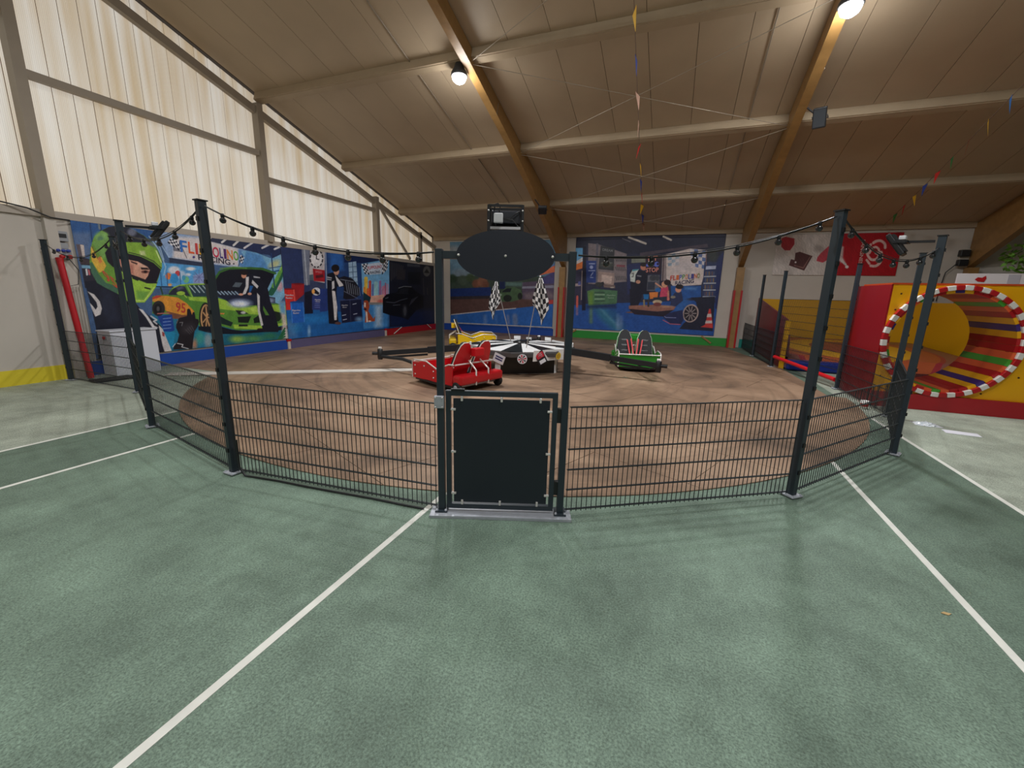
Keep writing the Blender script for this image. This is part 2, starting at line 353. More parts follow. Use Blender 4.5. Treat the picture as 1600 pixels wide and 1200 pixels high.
# roof
e = .06
ce = MB(); ce.add([(XL-.3, YB+.3, roof(YB+.3)+e), (XR, YB+.3, roof(YB+.3)+e), (XR, RIDGE, roof(RIDGE)+e), (XL-.3, RIDGE, roof(RIDGE)+e), (XL-.3, YF-.3, roof(YF-.3)+e), (XR, YF-.3, roof(YF-.3)+e)],
                  [(0, 1, 2, 3), (3, 2, 5, 4)])
CE = ce.build('ceiling', DARKGAP, kind='structure')
dl = Vector((0, YB+.1-RIDGE, roof(YB+.1)-roof(RIDGE))); L_ = dl.length; dl.normalize(); nn = Vector((0, RS, 1)).normalized()
def strip(x0, x1): return MB().beam(Vector(((x0+x1)/2, YB+.1, roof(YB+.1)))+nn*.02, Vector(((x0+x1)/2, RIDGE, roof(RIDGE)))+nn*.02, x1-x0-.01, .04, nn)
p0 = strip(XL, XL+1.0).build('roof_panel', CEILP, CE)
for i in range(1, 36): inst(p0, 'roof_panel', (i*1.0, 0, 0), CE)
dl2 = MB().beam(Vector(((XL+XR)/2, RIDGE, roof(RIDGE)))+Vector((0, -RS, 1)).normalized()*.02, Vector(((XL+XR)/2, YF, roof(YF)))+Vector((0, -RS, 1)).normalized()*.02, XR-XL, .04, Vector((0, -RS, 1))).build('rear_roof_sheet', CEILP, CE)
for yc in (3.25, 6.65, 10.05, 13.45, 16.85):
    MB().beam((XL, yc, roof(yc)-.11), (XR, yc, roof(yc)-.11), .09, .22, nn).build('purlin', PURL, CE)
    MB().beam((XL, yc+.05, roof(yc+.05)-.225), (XR, yc+.05, roof(yc+.05)-.225), .18, .02, nn).build('purlin_flange', PURL, CE)
RAFT = (-3.1, 4.3, 11.4, 18.8)
for xr in RAFT:
    a = [(YB-.05, roof(YB)-1.5), (YB-.05, roof(YB)-.02), (RIDGE, roof(RIDGE)-.02), (RIDGE, roof(RIDGE)-.36), (10, roof(10)-.38), (12.5, roof(12.5)-.47), (14.2, roof(14.2)-.62), (17, roof(17)-1.0)]
    MB().prism(a, (xr, 0, 0), (0, 1, 0), (0, 0, 1), .2).build('rafter', GLULAM, CE)
    MB().beam((xr, RIDGE, roof(RIDGE)-.4), (xr, YF, roof(YF)-.4), .2, .7).build('rear_rafter', GLULAM, CE)
    co = MB().bb(xr-.14, xr+.14, YB-.34, YB-.05, 0, 3.26).build('timber_column', GLULAM, wb)
    for sx in (-1, 1):
        MB().bb(xr+sx*.13-.035, xr+sx*.13+.035, YB-.37, YB-.02, 0, 2.35).build('red_edge_guard', REDP, co)
    for yy in (17.3, 11.6):
        MB().beam((xr+.106, yy, roof(yy)-.1), (xr+.106, yy-.1, roof(yy)-.42), .006, .03).build('steel_bracket', STEEL, CE)
WIRE = M('galvanised_rod', (178, 168, 152), .4, .6)
for (xa, xb) in ((RAFT[0], RAFT[1]),):
    for (ya, yb) in ((19.6, 16.85), (16.85, 13.45), (13.45, 10.05), (10.05, 6.65)):
        for (p, q) in (((xa, ya), (xb, yb)), ((xb, ya), (xa, yb))):
            MB().tube([(p[0], p[1], roof(p[1])-.3), (q[0], q[1], roof(q[1])-.3)], .008, 5).build('bracing_rod', WIRE, CE)
for xx in (-4.72, 3.3):      # conduits along the roof
    MB().tube([(xx, 19.5, roof(19.5)-.03), (xx, 4, roof(4)-.03)], .015, 6).build('conduit', STEEL, CE)

# ------------------------------------------------------------------ ceiling lamps
LAMPB = EM('lamp_lens', (255, 253, 248), 60.0); LAMPH = M('lamp_housing', (60, 60, 62), .5, .3)
lamp_spots = [(-3.38, 10.1, 'bright round ceiling lamp beside the rafter above the gate sign', 'main'), (4.36, 10.1, 'bright round ceiling lamp at the top right by the rafter', 'main'),
              (-3.0, 2.4, 'round ceiling lamp on the first rafter near the roof ridge', 'row'), (4.55, 2.4, 'round ceiling lamp on the second rafter near the roof ridge', 'row'), (-3.0, -6.0, 'round ceiling lamp on the first rafter of the rear slope', 'row'), (4.55, -6.0, 'round ceiling lamp on the second rafter of the rear slope', 'row')]
for (x, y, lb, g) in lamp_spots:
    zt = roof(y)
    r = empty('ceiling_lamp', (x, y, zt-.52), label=lb, cat='lamp', group='round lamps under the roof')
    MB().tube([(x, y, zt-.02), (x, y, zt-.22)], .012, 8).build('stem', LAMPH, r)
    MB().lathe([(.02, .32), (.09, .3), (.13, .2), (.19, .1), (.2, .04), (.185, .03), (0, .03)], (0, 0, 0), n=24).build('housing', LAMPH, r, local=True)
    MB().lathe([(0, -.13), (.08, -.115), (.14, -.07), (.17, 0), (.17, .03)], (0, 0, 0), n=24).build('lens', LAMPB, r, local=True)
    ld = bpy.data.lights.new('lamp_light', 'AREA'); ld.shape = 'DISK'; ld.size = .6; ld.energy = LAMP_W; ld.color = (.97, .985, 1.0)
    lo = bpy.data.objects.new('lamp_light', ld); COL.objects.link(lo); lo.location = (0, 0, -.16); lo.parent = r
    ld = bpy.data.lights.new('lamp_glow', 'POINT'); ld.energy = GLOW_W; ld.shadow_soft_size = .17; ld.color = (.97, .985, 1.0)
    lo = bpy.data.objects.new('lamp_glow', ld); COL.objects.link(lo); lo.location = (0, 0, -.2); lo.parent = r
# ------------------------------------------------------------------ fence and gate
ANTH = M('anthracite_powder_coat', (44, 54, 62), .42, .1); ANTHD = M('anthracite_mesh_wire', (40, 46, 50), .45, .2)
BLK = M('black_plastic', (22, 23, 26), .45); GALV = M('galvanised_steel', (172, 176, 184), .4, .15, var=.08, scale=20)
CHROME = M('chrome_tube', (222, 218, 214), .25, .25); WHITEB = M('white_coated_sheet', (222, 222, 226), .45)
RUB = M('black_rubber', (24, 24, 25), .75)
posts = {'pl4': (-9.83, 4.73), 'pl3': (-7.46, 4.70), 'pl2': (-4.94, 3.55), 'pl1': (-2.39, 2.95), 'gl': (.16, 3.15), 'gr': (1.20, 3.53),
         'pr1': (3.37, 4.91), 'pr2': (5.0, 6.94), 'pr3': (5.80, 9.3), 'pA': (5.735, 11.75), 'pB': (4.92, 14.7), 'pC': (4.78, 17.2)}
plabel = {'pl4': 'dark fence post against the pale wall beside the leaning red pole', 'pl3': 'dark fence post just behind another post in front of the helmet mural',
          'pl2': 'dark fence post carrying a black floodlight in front of the white cabinet', 'pl1': 'tall dark fence post nearest the camera left of the gate',
          'pr1': 'tall dark fence post nearest the camera right of the gate', 'pr2': 'dark fence post carrying a floodlight in front of the striped barrel',
          'pr3': 'dark fence post seen just behind the right floodlight post', 'pA': 'dark fence post in front of the red side of the barrel box',
          'pB': 'dark fence post at the near end of the red sloping wall', 'pC': 'dark fence post farthest back beside the red sloping wall'}
PH = 2.85
def ang(p): return math.atan2(p[1]-RC[1], p[0]-RC[0])
for k, lb in plabel.items():
    x, y = posts[k]; a = ang(posts[k])
    r = empty('fence_post', (x, y, 0), a, lb, 'post', 'dark posts of the ring fence')
    m = MB().cbox((0, 0, PH/2+.006), (.08, .06, PH-.012), .004).build('post_tube', ANTH, r, local=True)
    MB().box((0, 0, PH+.003), (.1, .08, .012)).build('cap', BLK, m, local=True)
    MB().box((0, 0, .018), (.16, .16, .012)).build('base_plate', GALV, r, local=True)
    for sx in (-1, 1):
        for sy in (-1, 1): MB().lathe([(.012, 0), (.012, .012), (0, .012)], (sx*.06, sy*.06, .024), n=6).build('bolt', GALV, r, local=True)
    for i in range(9):
        MB().box((.046, 0, .28+i*.3), (.014, .034, .04)).build('clip', BLK, r, local=True)
def mesh_panel(a, b, lb, z0=.03, z1=1.06):
    A = Vector((*posts[a], 0)) if isinstance(a, str) else Vector((*a, 0)); B = Vector((*posts[b], 0)) if isinstance(b, str) else Vector((*b, 0))
    d = (B-A); Lg = d.length; d.normalize(); n = Vector((-d.y, d.x, 0)); A = A+d*.055; B = B-d*.055; Lg = (B-A).length
    mid = (A+B)/2
    r = empty('mesh_panel', (mid.x, mid.y, 0), math.atan2(d.y, d.x), lb, 'fence panel', 'double rod mesh panels of the ring fence')
    v = MB(); k = int(Lg/.05)
    for i in range(k+1):
        x = -Lg/2+.01+i*(Lg-.02)/k
        v.box((x, 0, (z0+z1)/2), (.006, .006, z1-z0))
    v.build('vertical_rods', ANTHD, r, local=True, kind='stuff')
    z = z1-.005
    while z > z0-.01:
        h = MB(); h.box((0, .007, z), (Lg, .008, .009)); h.box((0, -.007, z), (Lg, .008, .009)); h.build('horizontal_double_rod', ANTHD, r, local=True); z -= .2
for a, b, lb in (('pl4', 'pl3', 'mesh fence panel between the wall and the helmet mural'), ('pl3', 'pl2', 'mesh fence panel in front of the white control cabinet'),
                 ('pl2', 'pl1', 'mesh fence panel second to the left of the gate'), ('pl1', 'gl', 'mesh fence panel directly left of the gate'),
                 ('gr', 'pr1', 'mesh fence panel directly right of the gate'), ('pr1', 'pr2', 'mesh fence panel second to the right of the gate'),
                 ('pr2', 'pr3', 'mesh fence panel seen nearly edge on before the barrel'), ('pr3', 'pA', 'mesh fence panel in front of the yellow barrel front'),
                 ('pB', 'pC', 'mesh fence panel along the red sloping wall'), ('pC', (4.72, 19.75), 'mesh fence panel reaching the back wall beside the red stripes')):
    mesh_panel(a, b, lb)
mesh_panel('pA', 'pB', 'taller mesh fence panel in front of the bouncing pillow', .42, 2.05)

# gate, local x along the gate, y away from the ride centre's side (towards the back), origin at left post base
gd = Vector((posts['gr'][0]-posts['gl'][0], posts['gr'][1]-posts['gl'][1], 0)); GW = gd.length; ga = math.atan2(gd.y, gd.x)
gf = empty('gate_frame', (*posts['gl'], 0), ga, 'dark portal frame of the gate with crossbeam and two posts', 'gate frame')
GH = 2.38
for x, nm in ((0, 'gate_post'), (GW, 'gate_post')):
    o = MB().cbox((x, 0, GH/2+.02), (.06, .08, GH-.03), .004).build(nm, ANTH, gf, local=True)
    MB().box((x, 0, .034), (.11, .15, .014)).build('foot_plate', ANTH, o, local=True)
    for sx in (-1, 1):
        MB().lathe([(.012, 0), (.012, .014), (0, .014)], (x+sx*.042, -.06, .041), n=6).build('bolt', GALV, o, local=True)
MB().box((GW/2, 0, 2.338), (GW-.06, .06, .06)).build('crossbeam', ANTH, gf, local=True)
MB().box((GW/2, -.03, .014), (GW+.2, .2, .024)).build('threshold_plate', GALV, gf, local=True)
for z in (.28, .98): MB().box((GW-.045, .0, z), (.04, .05, .13)).build('hinge', BLK, gf, local=True)
dr = empty('gate_door', (0, 0, 0), 0, 'dark gate door with solid panel held by steel clamps', 'gate'); dr.matrix_basis = gf.matrix_basis.copy()
dr.location = Vector((*posts['gl'], 0)); dr.rotation_euler = (0, 0, ga)
x0, x1, z0, z1 = .045, GW-.065, .05, 1.185
fr = MB(); t = .045
fr.box((x0+t/2, 0, (z0+z1)/2), (t, .045, z1-z0)); fr.box((x1-t/2, 0, (z0+z1)/2), (t, .045, z1-z0))
fr.box(((x0+x1)/2, 0, z1-t/2), (x1-x0-2*t, .045, t)); fr.box(((x0+x1)/2, 0, z0+t/2), (x1-x0-2*t, .045, t))
fr.build('door_frame', ANTH, dr, local=True)
px0, px1, pz0, pz1 = x0+t+.022, x1-t-.022, z0+t+.02, z1-t-.024
MB().cbox(((px0+px1)/2, -.012, (pz0+pz1)/2), (px1-px0, .012, pz1-pz0), .003).build('door_panel', M('dark_slate_sheet', (30, 36, 46), .38), dr, local=True)
for f in (.09, .5, .9):
    for (x, z, hz) in ((px0, pz0+(pz1-pz0)*f, 1), (px1, pz0+(pz1-pz0)*f, 1), (px0+(px1-px0)*f, pz0, 0), (px0+(px1-px0)*f, pz1, 0)):
        MB().cbox((x, -.02, z), (.045, .022, .02) if hz else (.02, .022, .045), .004).build('panel_clamp', CHROME, dr, local=True)
lk = MB().cbox((-.005, -.062, 1.09), (.085, .035, .11), .005).build('lock_plate', GALV, dr, local=True)
for sx in (-1, 1):
    for sz in (-1, 1): MB().lathe([(.007, 0), (.007, -.008), (0, -.008)], (-.005+sx*.03, -.08, 1.09+sz*.042), 'y', 8).build('screw', CHROME, lk, local=True)
MB().box((.155, -.02, 1.195), (.12, .03, .02)).build('latch', BLK, dr, local=True)
# oval sign
es = MB(); n = 48
es.prism([(.405*math.cos(2*PI*k/n), .205*math.sin(2*PI*k/n)) for k in range(n)], (GW/2, -.04, 2.337), (1, 0, 0), (0, 0, 1), .012)
so = es.build('oval_sign', M('blank_slate_sign', (30, 35, 48), .45), None)
so.location = Vector((*posts['gl'], 0)); so.rotation_euler = (0, 0, ga)
tag(so, 'blank dark oval sign board fixed to the gate crossbeam', 'sign')
for x in (-.385, 0, .385): MB().lathe([(.011, 0), (.011, -.006), (.006, -.01), (0, -.01)], (GW/2+x, -.046, 2.337), 'y', 12).build('screw', CHROME, so, local=True)
# equipment rack above the sign
PBKX = M('rack_black', (16, 17, 20), .5)
rk = empty('equipment_rack', (*posts['gl'], 0), ga, 'open black equipment rack with white box above the oval sign', 'rack')
fm = MB(); xa, xb, ya, yb, za, zb = .405, .685, .05, .2, 2.37, 2.74
for x in (xa, xb):
    for y in (ya, yb): fm.box((x, y, (za+zb)/2), (.022, .022, zb-za))
    for z in (za, zb): fm.box((x, (ya+yb)/2, z), (.022, yb-ya, .018))
for z in (za, zb-.0): 
    for y in (ya, yb): fm.box(((xa+xb)/2, y, z), (xb-xa, .022, .018))
fm.build('rack_frame', BLK, rk, local=True)
MB().cbox(((xa+xb)/2, .14, 2.66), (.24, .1, .1), .01).build('amplifier', M('dark_device', (34, 38, 48), .4), rk, local=True)
MB().cbox(((xa+xb)/2, .14, 2.53), (.24, .1, .12), .01).build('amplifier', BLK, rk, local=True)
MB().box(((xa+xb)/2, .19, 2.56), (xb-xa, .012, .36)).build('rack_back', PBKX, rk, local=True)
MB().cbox((.487, .03, 2.64), (.075, .03, .078), .008).build('white_box', WHITEB, rk, local=True)
MB().box((.545, .06, 2.565), (.25, .05, .02)).build('white_shelf', WHITEB, rk, local=True)
cb = MB(); cb.tube([(.525, .03, 2.64), (.58, .035, 2.635), (.63, .05, 2.68), (.66, .06, 2.7)], .004, 5); cb.tube([(.525, .03, 2.63), (.6, .03, 2.63), (.65, .05, 2.58), (.67, .06, 2.55)], .004, 5)
cb.tube([(.47, .03, 2.6), (.465, .04, 2.57)], .004, 5); cb.tube([(.45, .06, 2.7), (.455, .05, 2.75), (.48, .05, 2.757), (.5, .05, 2.74), (.49, .05, 2.69)], .005, 5)
cb.build('cables', BLK, rk, local=True)
for x in (xa, xb):
    for z in (2.42, 2.5, 2.62, 2.7): MB().lathe([(.007, 0), (.007, -.006), (0, -.006)], (x, ya-.012, z), 'y', 8).build('rack_screw', CHROME, rk, local=True)

# string lights along the post heads
def string_light(a, za, b, zb, sag, nb, lb, off=.06):
    A = Vector((*posts[a], za)); B = Vector((*posts[b], zb)); d = (B-A); d.z = 0; d.normalize(); n = Vector((d.y, -d.x, 0))
    A = A+d*.05; B = B-d*.05
    pt = lambda t: A.lerp(B, t)+Vector((0, 0, -4*sag*t*(1-t)))
    r = empty('string_light', A, 0, lb, 'string light', 'string lights between the fence posts')
    c = MB(); c.tube([pt(i/24) for i in range(25)], .0075, 6); c.tube([pt(i/24)+Vector((0, 0, .018*math.sin(PI*i/24)))+n*.008 for i in range(25)], .004, 5); c.build('cable', BLK, r)
    for i in range(nb):
        p = pt((i+.6)/nb)
        s = MB().lathe([(.014, .012), (.018, 0), (.018, -.022), (.014, -.026)], p, n=10).build('bulb_socket', BLK, r)
        MB().lathe([(.012, -.024), (.026, -.036), (.03, -.052), (.022, -.07), (.01, -.078), (0, -.079)], p, n=12).build('bulb', M('smoked_glass_bulb', (36, 36, 40), .12, 0, spec=.8), s)
string_light('pl4', 2.78, 'pl3', 2.82, .3, 5, 'string light cable from the wall post to the first mural post')
string_light('pl3', 2.80, 'pl2', 2.80, .16, 4, 'string light cable between the two close posts before the helmet mural')
string_light('pl2', 2.72, 'pl1', 2.78, .2, 5, 'string light cable left of the front left post')
string_light('pl1', 2.80, 'gl', 2.36, .16, 7, 'string light cable from the front left post to the gate')
string_light('gr', 2.36, 'pr1', 2.80, .14, 6, 'string light cable from the gate to the front right post')
string_light('pr1', 2.80, 'pr2', 2.70, .26, 7, 'string light cable right of the front right post')
# two floodlights on posts and two on rafters
def floodlight(loc, rz, tilt, lb, arm=None, white=False, s=1.0):
    r = empty('floodlight', loc, rz, lb, 'floodlight', 'black floodlights')
    R = Matrix.Rotation(tilt, 3, 'X')
    h = MB().cbox((0, 0, 0), (.2*s, .055*s, .32*s), .012*s, R).build('housing', BLK, r, local=True)
    for i in range(5): MB().box(R @ Vector((-.08*s+i*.04*s, .036*s, 0)), (.012*s, .03*s, .26*s), R).build('cooling_fin', BLK, h, local=True)
    MB().box(R @ Vector((0, -.032*s, 0)), (.17*s, .006*s, .27*s), R).build('lens', M('dark_glass', (48, 52, 56), .15), h, local=True)
    y = MB(); y.box((-.11*s, .04*s, .03), (.012, .14*s, .03)); y.box((.11*s, .04*s, .03), (.012, .14*s, .03)); y.box((0, .11*s, .03), (.232*s, .014, .03))
    if arm: y.beam((0, .11*s, .03), arm, .03, .03)
    y.build('bracket', BLK, r, local=True)
    if white: MB().cbox((.0, .05, .085), (.09, .07, .05), .008).build('white_sensor', WHITEB, r, local=True)
for k, lb in (('pl2', 'black floodlight tilted on the post before the helmet mural'), ('pr2', 'black floodlight with white sensor on the right post')):
    p = Vector((*posts[k], 0)); d = (Vector((*RC, 0))-p).normalized(); q = p+d*.42
    floodlight((q.x, q.y, 2.77), math.atan2(d.y, d.x)+PI/2, .62, lb, arm=(0, .36, .02), white=True, s=1.0)

fc = MB(); A_, B_ = Vector((*posts['pl1'], .014)), Vector((*posts['gl'], .014)); dd = (B_-A_).normalized(); nn2 = Vector((dd.y, -dd.x, 0))
fc.tube([A_+dd*.12+nn2*.03+Vector((0, 0, .4)), A_+dd*.12+nn2*.03+Vector((0, 0, .08)), A_+dd*.2+nn2*.04]+[A_.lerp(B_, t)+nn2*(.03+.012*math.sin(t*23)) for t in (.12, .25, .4, .55, .7, .85, .93)], .011, 6)
tag(fc.build('floor_cable', BLK), 'black cable lying along the foot of the fence left of the gate', 'cable')
# ------------------------------------------------------------------ the swing ride
PW = M('white_gloss_laminate', (226, 226, 226), .35); PBK = M('black_gloss_laminate', (14, 14, 16), .3); PGR = M('grey_rubber_edge', (92, 94, 98), .5)
pd = empty('swing_ride', (RC[0], RC[1], .012), math.radians(-57), 'low swing ride with black and white star top, stickers and black arms', 'ride')
# local x = normal of the black front face
ap, hw = .83, .71
def octo(s): return [(s*ap, -s*hw), (s*ap, s*hw), (s*hw, s*ap), (-s*hw, s*ap), (-s*ap, s*hw), (-s*ap, -s*hw), (-s*hw, -s*ap), (s*hw, -s*ap)]
b = MB(); o8 = octo(1.0)
b.add([(x, y, 0) for x, y in o8]+[(x, y, .5) for x, y in o8], [tuple(range(8, 16))]+[(k, (k+1) % 8, 8+(k+1) % 8, 8+k) for k in range(8)]).build('base_box', PW, pd, local=True)
for k in range(4):
    a = k*PI/2; R = Matrix.Rotation(a, 3, 'Z')
    MB().box(R @ Vector((ap+.006, 0, .24)), (.012, hw*2, .46), R).build('black_side_panel', PBK, pd, local=True)
RT, ZT = 1.46, .66
rim = [(RT*math.cos(2*PI*(k+.5)/8), RT*math.sin(2*PI*(k+.5)/8)) for k in range(8)]
sk = MB(); n = 8
sk.add([(x*.97, y*.97, .5) for x, y in rim]+[(x, y, .6) for x, y in rim]+[(x, y, ZT-.02) for x, y in rim], [(k, (k+1) % 8, 8+(k+1) % 8, 8+k) for k in range(8)]+[(8+k, 8+(k+1) % 8, 16+(k+1) % 8, 16+k) for k in range(8)]+[tuple(range(7, -1, -1))])
sk.build('skirt', PGR, pd, local=True)
for k in range(16):
    a0 = 2*PI*(k+.5)/16+PI/16*0; a1 = 2*PI*(k+1.5)/16
    def rp(a):
        f = RT*math.cos(PI/8)/max(math.cos(((a-PI/8+PI/8) % (PI/4))-PI/8), .5); return (f*math.cos(a), f*math.sin(a))
    p, q = rp(a0), rp(a1)
    MB().add([(0, 0, ZT+.06), (*p, ZT-.02), (*q, ZT-.02), (0, 0, ZT-.03), (*p, ZT-.04), (*q, ZT-.04)], [(0, 1, 2), (5, 4, 3), (0, 3, 4, 1), (1, 4, 5, 2), (2, 5, 3, 0)]).build('star_wedge', PW if k % 2 else PBK, pd, local=True)
# white apron panels with stickers on the front and right
for a, wd in ((0, 1.0), (-PI/2, 1.0), (PI/2, 1.0)):
    R = Matrix.Rotation(a+.32, 3, 'Z')
    MB().box(R @ Vector((1.36, .0, .55)), (.012, wd*.95, .27), R @ Matrix.Rotation(.12, 3, 'Y')).build('apron_panel', PW, pd, local=True)
def sticker(a, z, shape, cols, rot, sz, texts=(), r=1.39):
    R = Matrix.Rotation(a, 3, 'Z'); o = R @ Vector((r, 0, z)); ax = R @ Vector((0, 1, 0)); ay = Vector((0, 0, 1))
    c, s = math.cos(rot), math.sin(rot); ex = ax*c+ay*s; ey = ay*c-ax*s; nz = R @ Vector((1, 0, 0))
    if shape == 'r': out = [(math.cos(2*PI*k/24)*sz[0]/2, math.sin(2*PI*k/24)*sz[0]/2) for k in range(24)]
    else: out = [(-sz[0]/2, -sz[1]/2), (sz[0]/2, -sz[1]/2), (sz[0]/2, sz[1]/2), (-sz[0]/2, sz[1]/2)]
    st = MB().prism(out, o, ex, ey, .006).build('sticker', cols[0], pd, local=True)
    for (poly, m) in cols[1]:
        MB().prism(poly, o+nz*.005, ex, ey, .004).build('sticker_print', m, st, local=True)
    for (tx, x, y, wd, ht, m) in texts:
        lt = lettering(tx, o+nz*.009+ex*x+ey*y, ex*wd, ey*ht, m, None, MB()); lt.build('sticker_lettering', m, st, local=True)
SRED = M('sticker_red', (200, 40, 60), .5); SNAV = M('sticker_navy', (52, 54, 110), .5); SYEL = M('sticker_yellow', (222, 190, 60), .5); SWH = M('sticker_white', (222, 222, 228), .5); SBK = M('sticker_black', (26, 26, 30), .5)
def bars(*r): return [([(x0, y0), (x1, y0), (x1, y1), (x0, y1)], m) for x0, y0, x1, y1, m in r]
sticker(-.62, .45, 'q', (SWH, bars((-.1, .02, .1, .055, SNAV), (-.1, -.04, .1, -.005, SNAV))), -.35, (.3, .22))
ck = [([(.0, .0), (.1*math.cos(a), .1*math.sin(a)), (.1*math.cos(a+.4), .1*math.sin(a+.4))], (SRED, SBK)[i % 2]) for i, a in enumerate(np.arange(0, 6.2, .785))]
sticker(-.2, .47, 'r', (SWH, ck), 0, (.24, .24)); sticker(-1.0, .5, 'r', (SWH, ck), .3, (.22, .22))
sticker(.13, .5, 'q', (SBK, bars((-.1, .0, .1, .14, SRED), (-.08, -.14, .08, -.05, SWH))+bars((-.05, .02, .06, .04, SWH), (-.05, .06, .06, .08, SWH), (-.05, .1, .06, .12, SWH))), .5, (.23, .33), r=1.41)
sticker(.5, .52, 'r', (SYEL, [([(.065*math.cos(2*PI*k/16), .065*math.sin(2*PI*k/16)) for k in range(16)], M('sticker_gold', (180, 140, 40), .5))]), 0, (.18, .18), r=1.41)
sticker(.9, .5, 'q', (SWH, bars((-.09, -.04, .09, .0, SRED), (-.07, .03, .07, .09, SBK), (-.07, -.12, .07, -.07, SBK))), .25, (.22, .32), r=1.41)
for a in (1.2, 1.7, 2.3, 3.0): 
    R = Matrix.Rotation(a, 3, 'Z'); MB().box(R @ Vector((1.4, 0, .7)), (.03, .2, .1), R).build('corner_tab', PW, pd, local=True)
hub = MB(); hub.lathe([(.22, .7), (.22, .74), (.16, .76), (0, .76)], n=16); hub.build('hub', PBK, pd, local=True)

# two chequered flags
FLAGM = []
def flag_mat():
    m = bpy.data.materials.new('chequered_cloth'); m.use_nodes = True; nt = m.node_tree; b = nt.nodes['Principled BSDF']
    u = nt.nodes.new('ShaderNodeAttribute'); u.attribute_name = 'UVMap'; c = nt.nodes.new('ShaderNodeTexChecker'); c.inputs['Scale'].default_value = 1.0
    c.inputs['Color1'].default_value = (.75, .74, .74, 1); c.inputs['Color2'].default_value = (.02, .02, .025, 1)
    tc = nt.nodes.new('ShaderNodeTexCoord'); nt.links.new(tc.outputs['UV'], c.inputs['Vector']); nt.links.new(c.outputs[0], b.inputs['Base Color']); b.inputs['Roughness'].default_value = .75
    return m
CHQ = flag_mat()
def flag(base, top, drop, side, lb, wide=1.0):
    base, top = Vector(base), Vector(top); r = empty('chequered_flag', base, 0, lb, 'flag', 'chequered flags on the ride pedestal')
    MB().tube([base, top], .011, 8).build('pole', M('flag_pole', (176, 170, 166), .35, .5), r)
    MB().lathe([(0, .03), (.022, .015), (.022, -.005), (0, -.015)], top, n=10).build('finial', PW, r)
    # limp cloth: hangs from the top of the pole in vertical folds
    nu, nv = 26, 20; vs = []; uv = []
    pd_ = (base-top).normalized(); right = Vector((CR[0], CR[1], 0)).normalized(); fw = Vector((CFW[0], CFW[1], 0)).normalized()
    for j in range(nv+1):
        v = j/nv
        for i in range(nu+1):
            u = i/nu
            wd = (.05+.2*min(1, v*1.9)**.8)*wide*(1-.6*max(0, v-.8)/.2)
            z = -drop*v*(1-.3*abs(u-.5-side*.15)*2*v)
            x = (u-.5)*wd*2*.62+side*.05*v
            dep = .06*math.sin(u*PI*4+v)*min(1, v*3)
            p = top+right*(x+side*.0)+fw*(dep)+Vector((0, 0, z-.03))
            p = p+pd_*0
            vs.append(p); uv.append((u*6, v*9))
    m = MB(); fs = [(j*(nu+1)+i, j*(nu+1)+i+1, (j+1)*(nu+1)+i+1, (j+1)*(nu+1)+i) for j in range(nv) for i in range(nu)]
    m.add(vs, fs, True); o = m.build('cloth', CHQ, r)
    ul = o.data.uv_layers.new(name='UVMap')
    for lp in o.data.loops: ul.data[lp.index].uv = uv[lp.vertex_index]
    md = o.modifiers.new('thick', 'SOLIDIFY'); md.thickness = .004
flag((-2.22, 10.95, .70), (-2.64, 10.80, 2.36), 1.05, -1, 'chequered flag hanging left of the ride pedestal centre', 1.0)
flag((-1.41, 9.95, .69), (-1.14, 10.05, 2.44), 1.15, 1, 'chequered flag hanging right of the ride pedestal centre', 1.3)

# arms
ARM = M('black_steel_arm', (38, 40, 44), .45, .2)
def ride_arm(a, r1, tipz):
    d = Vector((math.cos(a), math.sin(a), 0)); C0 = Vector((RC[0], RC[1], 0))
    p = C0+d*1.0+Vector((0, 0, .62)); q = C0+d*r1+Vector((0, 0, tipz)); mid = p.lerp(q, .55)
    r = MB().beam(p, mid, .12, .17).build('arm', ARM, pd)
    MB().beam(mid, q, .1, .12).build('arm_extension', ARM, r)
    MB().beam(p+d*.35, p+d*.4, .16, .22).build('white_end_plate', PW, r)
    MB().beam(mid-Vector((0, 0, .12)), q-Vector((0, 0, .1))-d*.2, .05, .05).build('damper', BLK, r)
    h = MB(); h.lathe([(.06, -.16), (.07, -.1), (.07, .1), (.05, .12), (0, .12)], q, n=14); h.build('tip_joint', BLK, r)
    for k in range(3): MB().lathe([(.018, 0), (.018, .05), (0, .05)], q+Vector((.03*k-.03, .02*(k % 2), .12)), n=8).build('joint_bolt', CHROME, r)
    MB().tube([q-d*.02, q+d*.2], .045, 8).build('tip_stub', BLK, r)
    return q
T1 = ride_arm(math.radians(-152), 3.75, .40)
T2 = ride_arm(math.radians(-2), 3.6, .40)
T3 = ride_arm(math.radians(100), 3.7, .40)

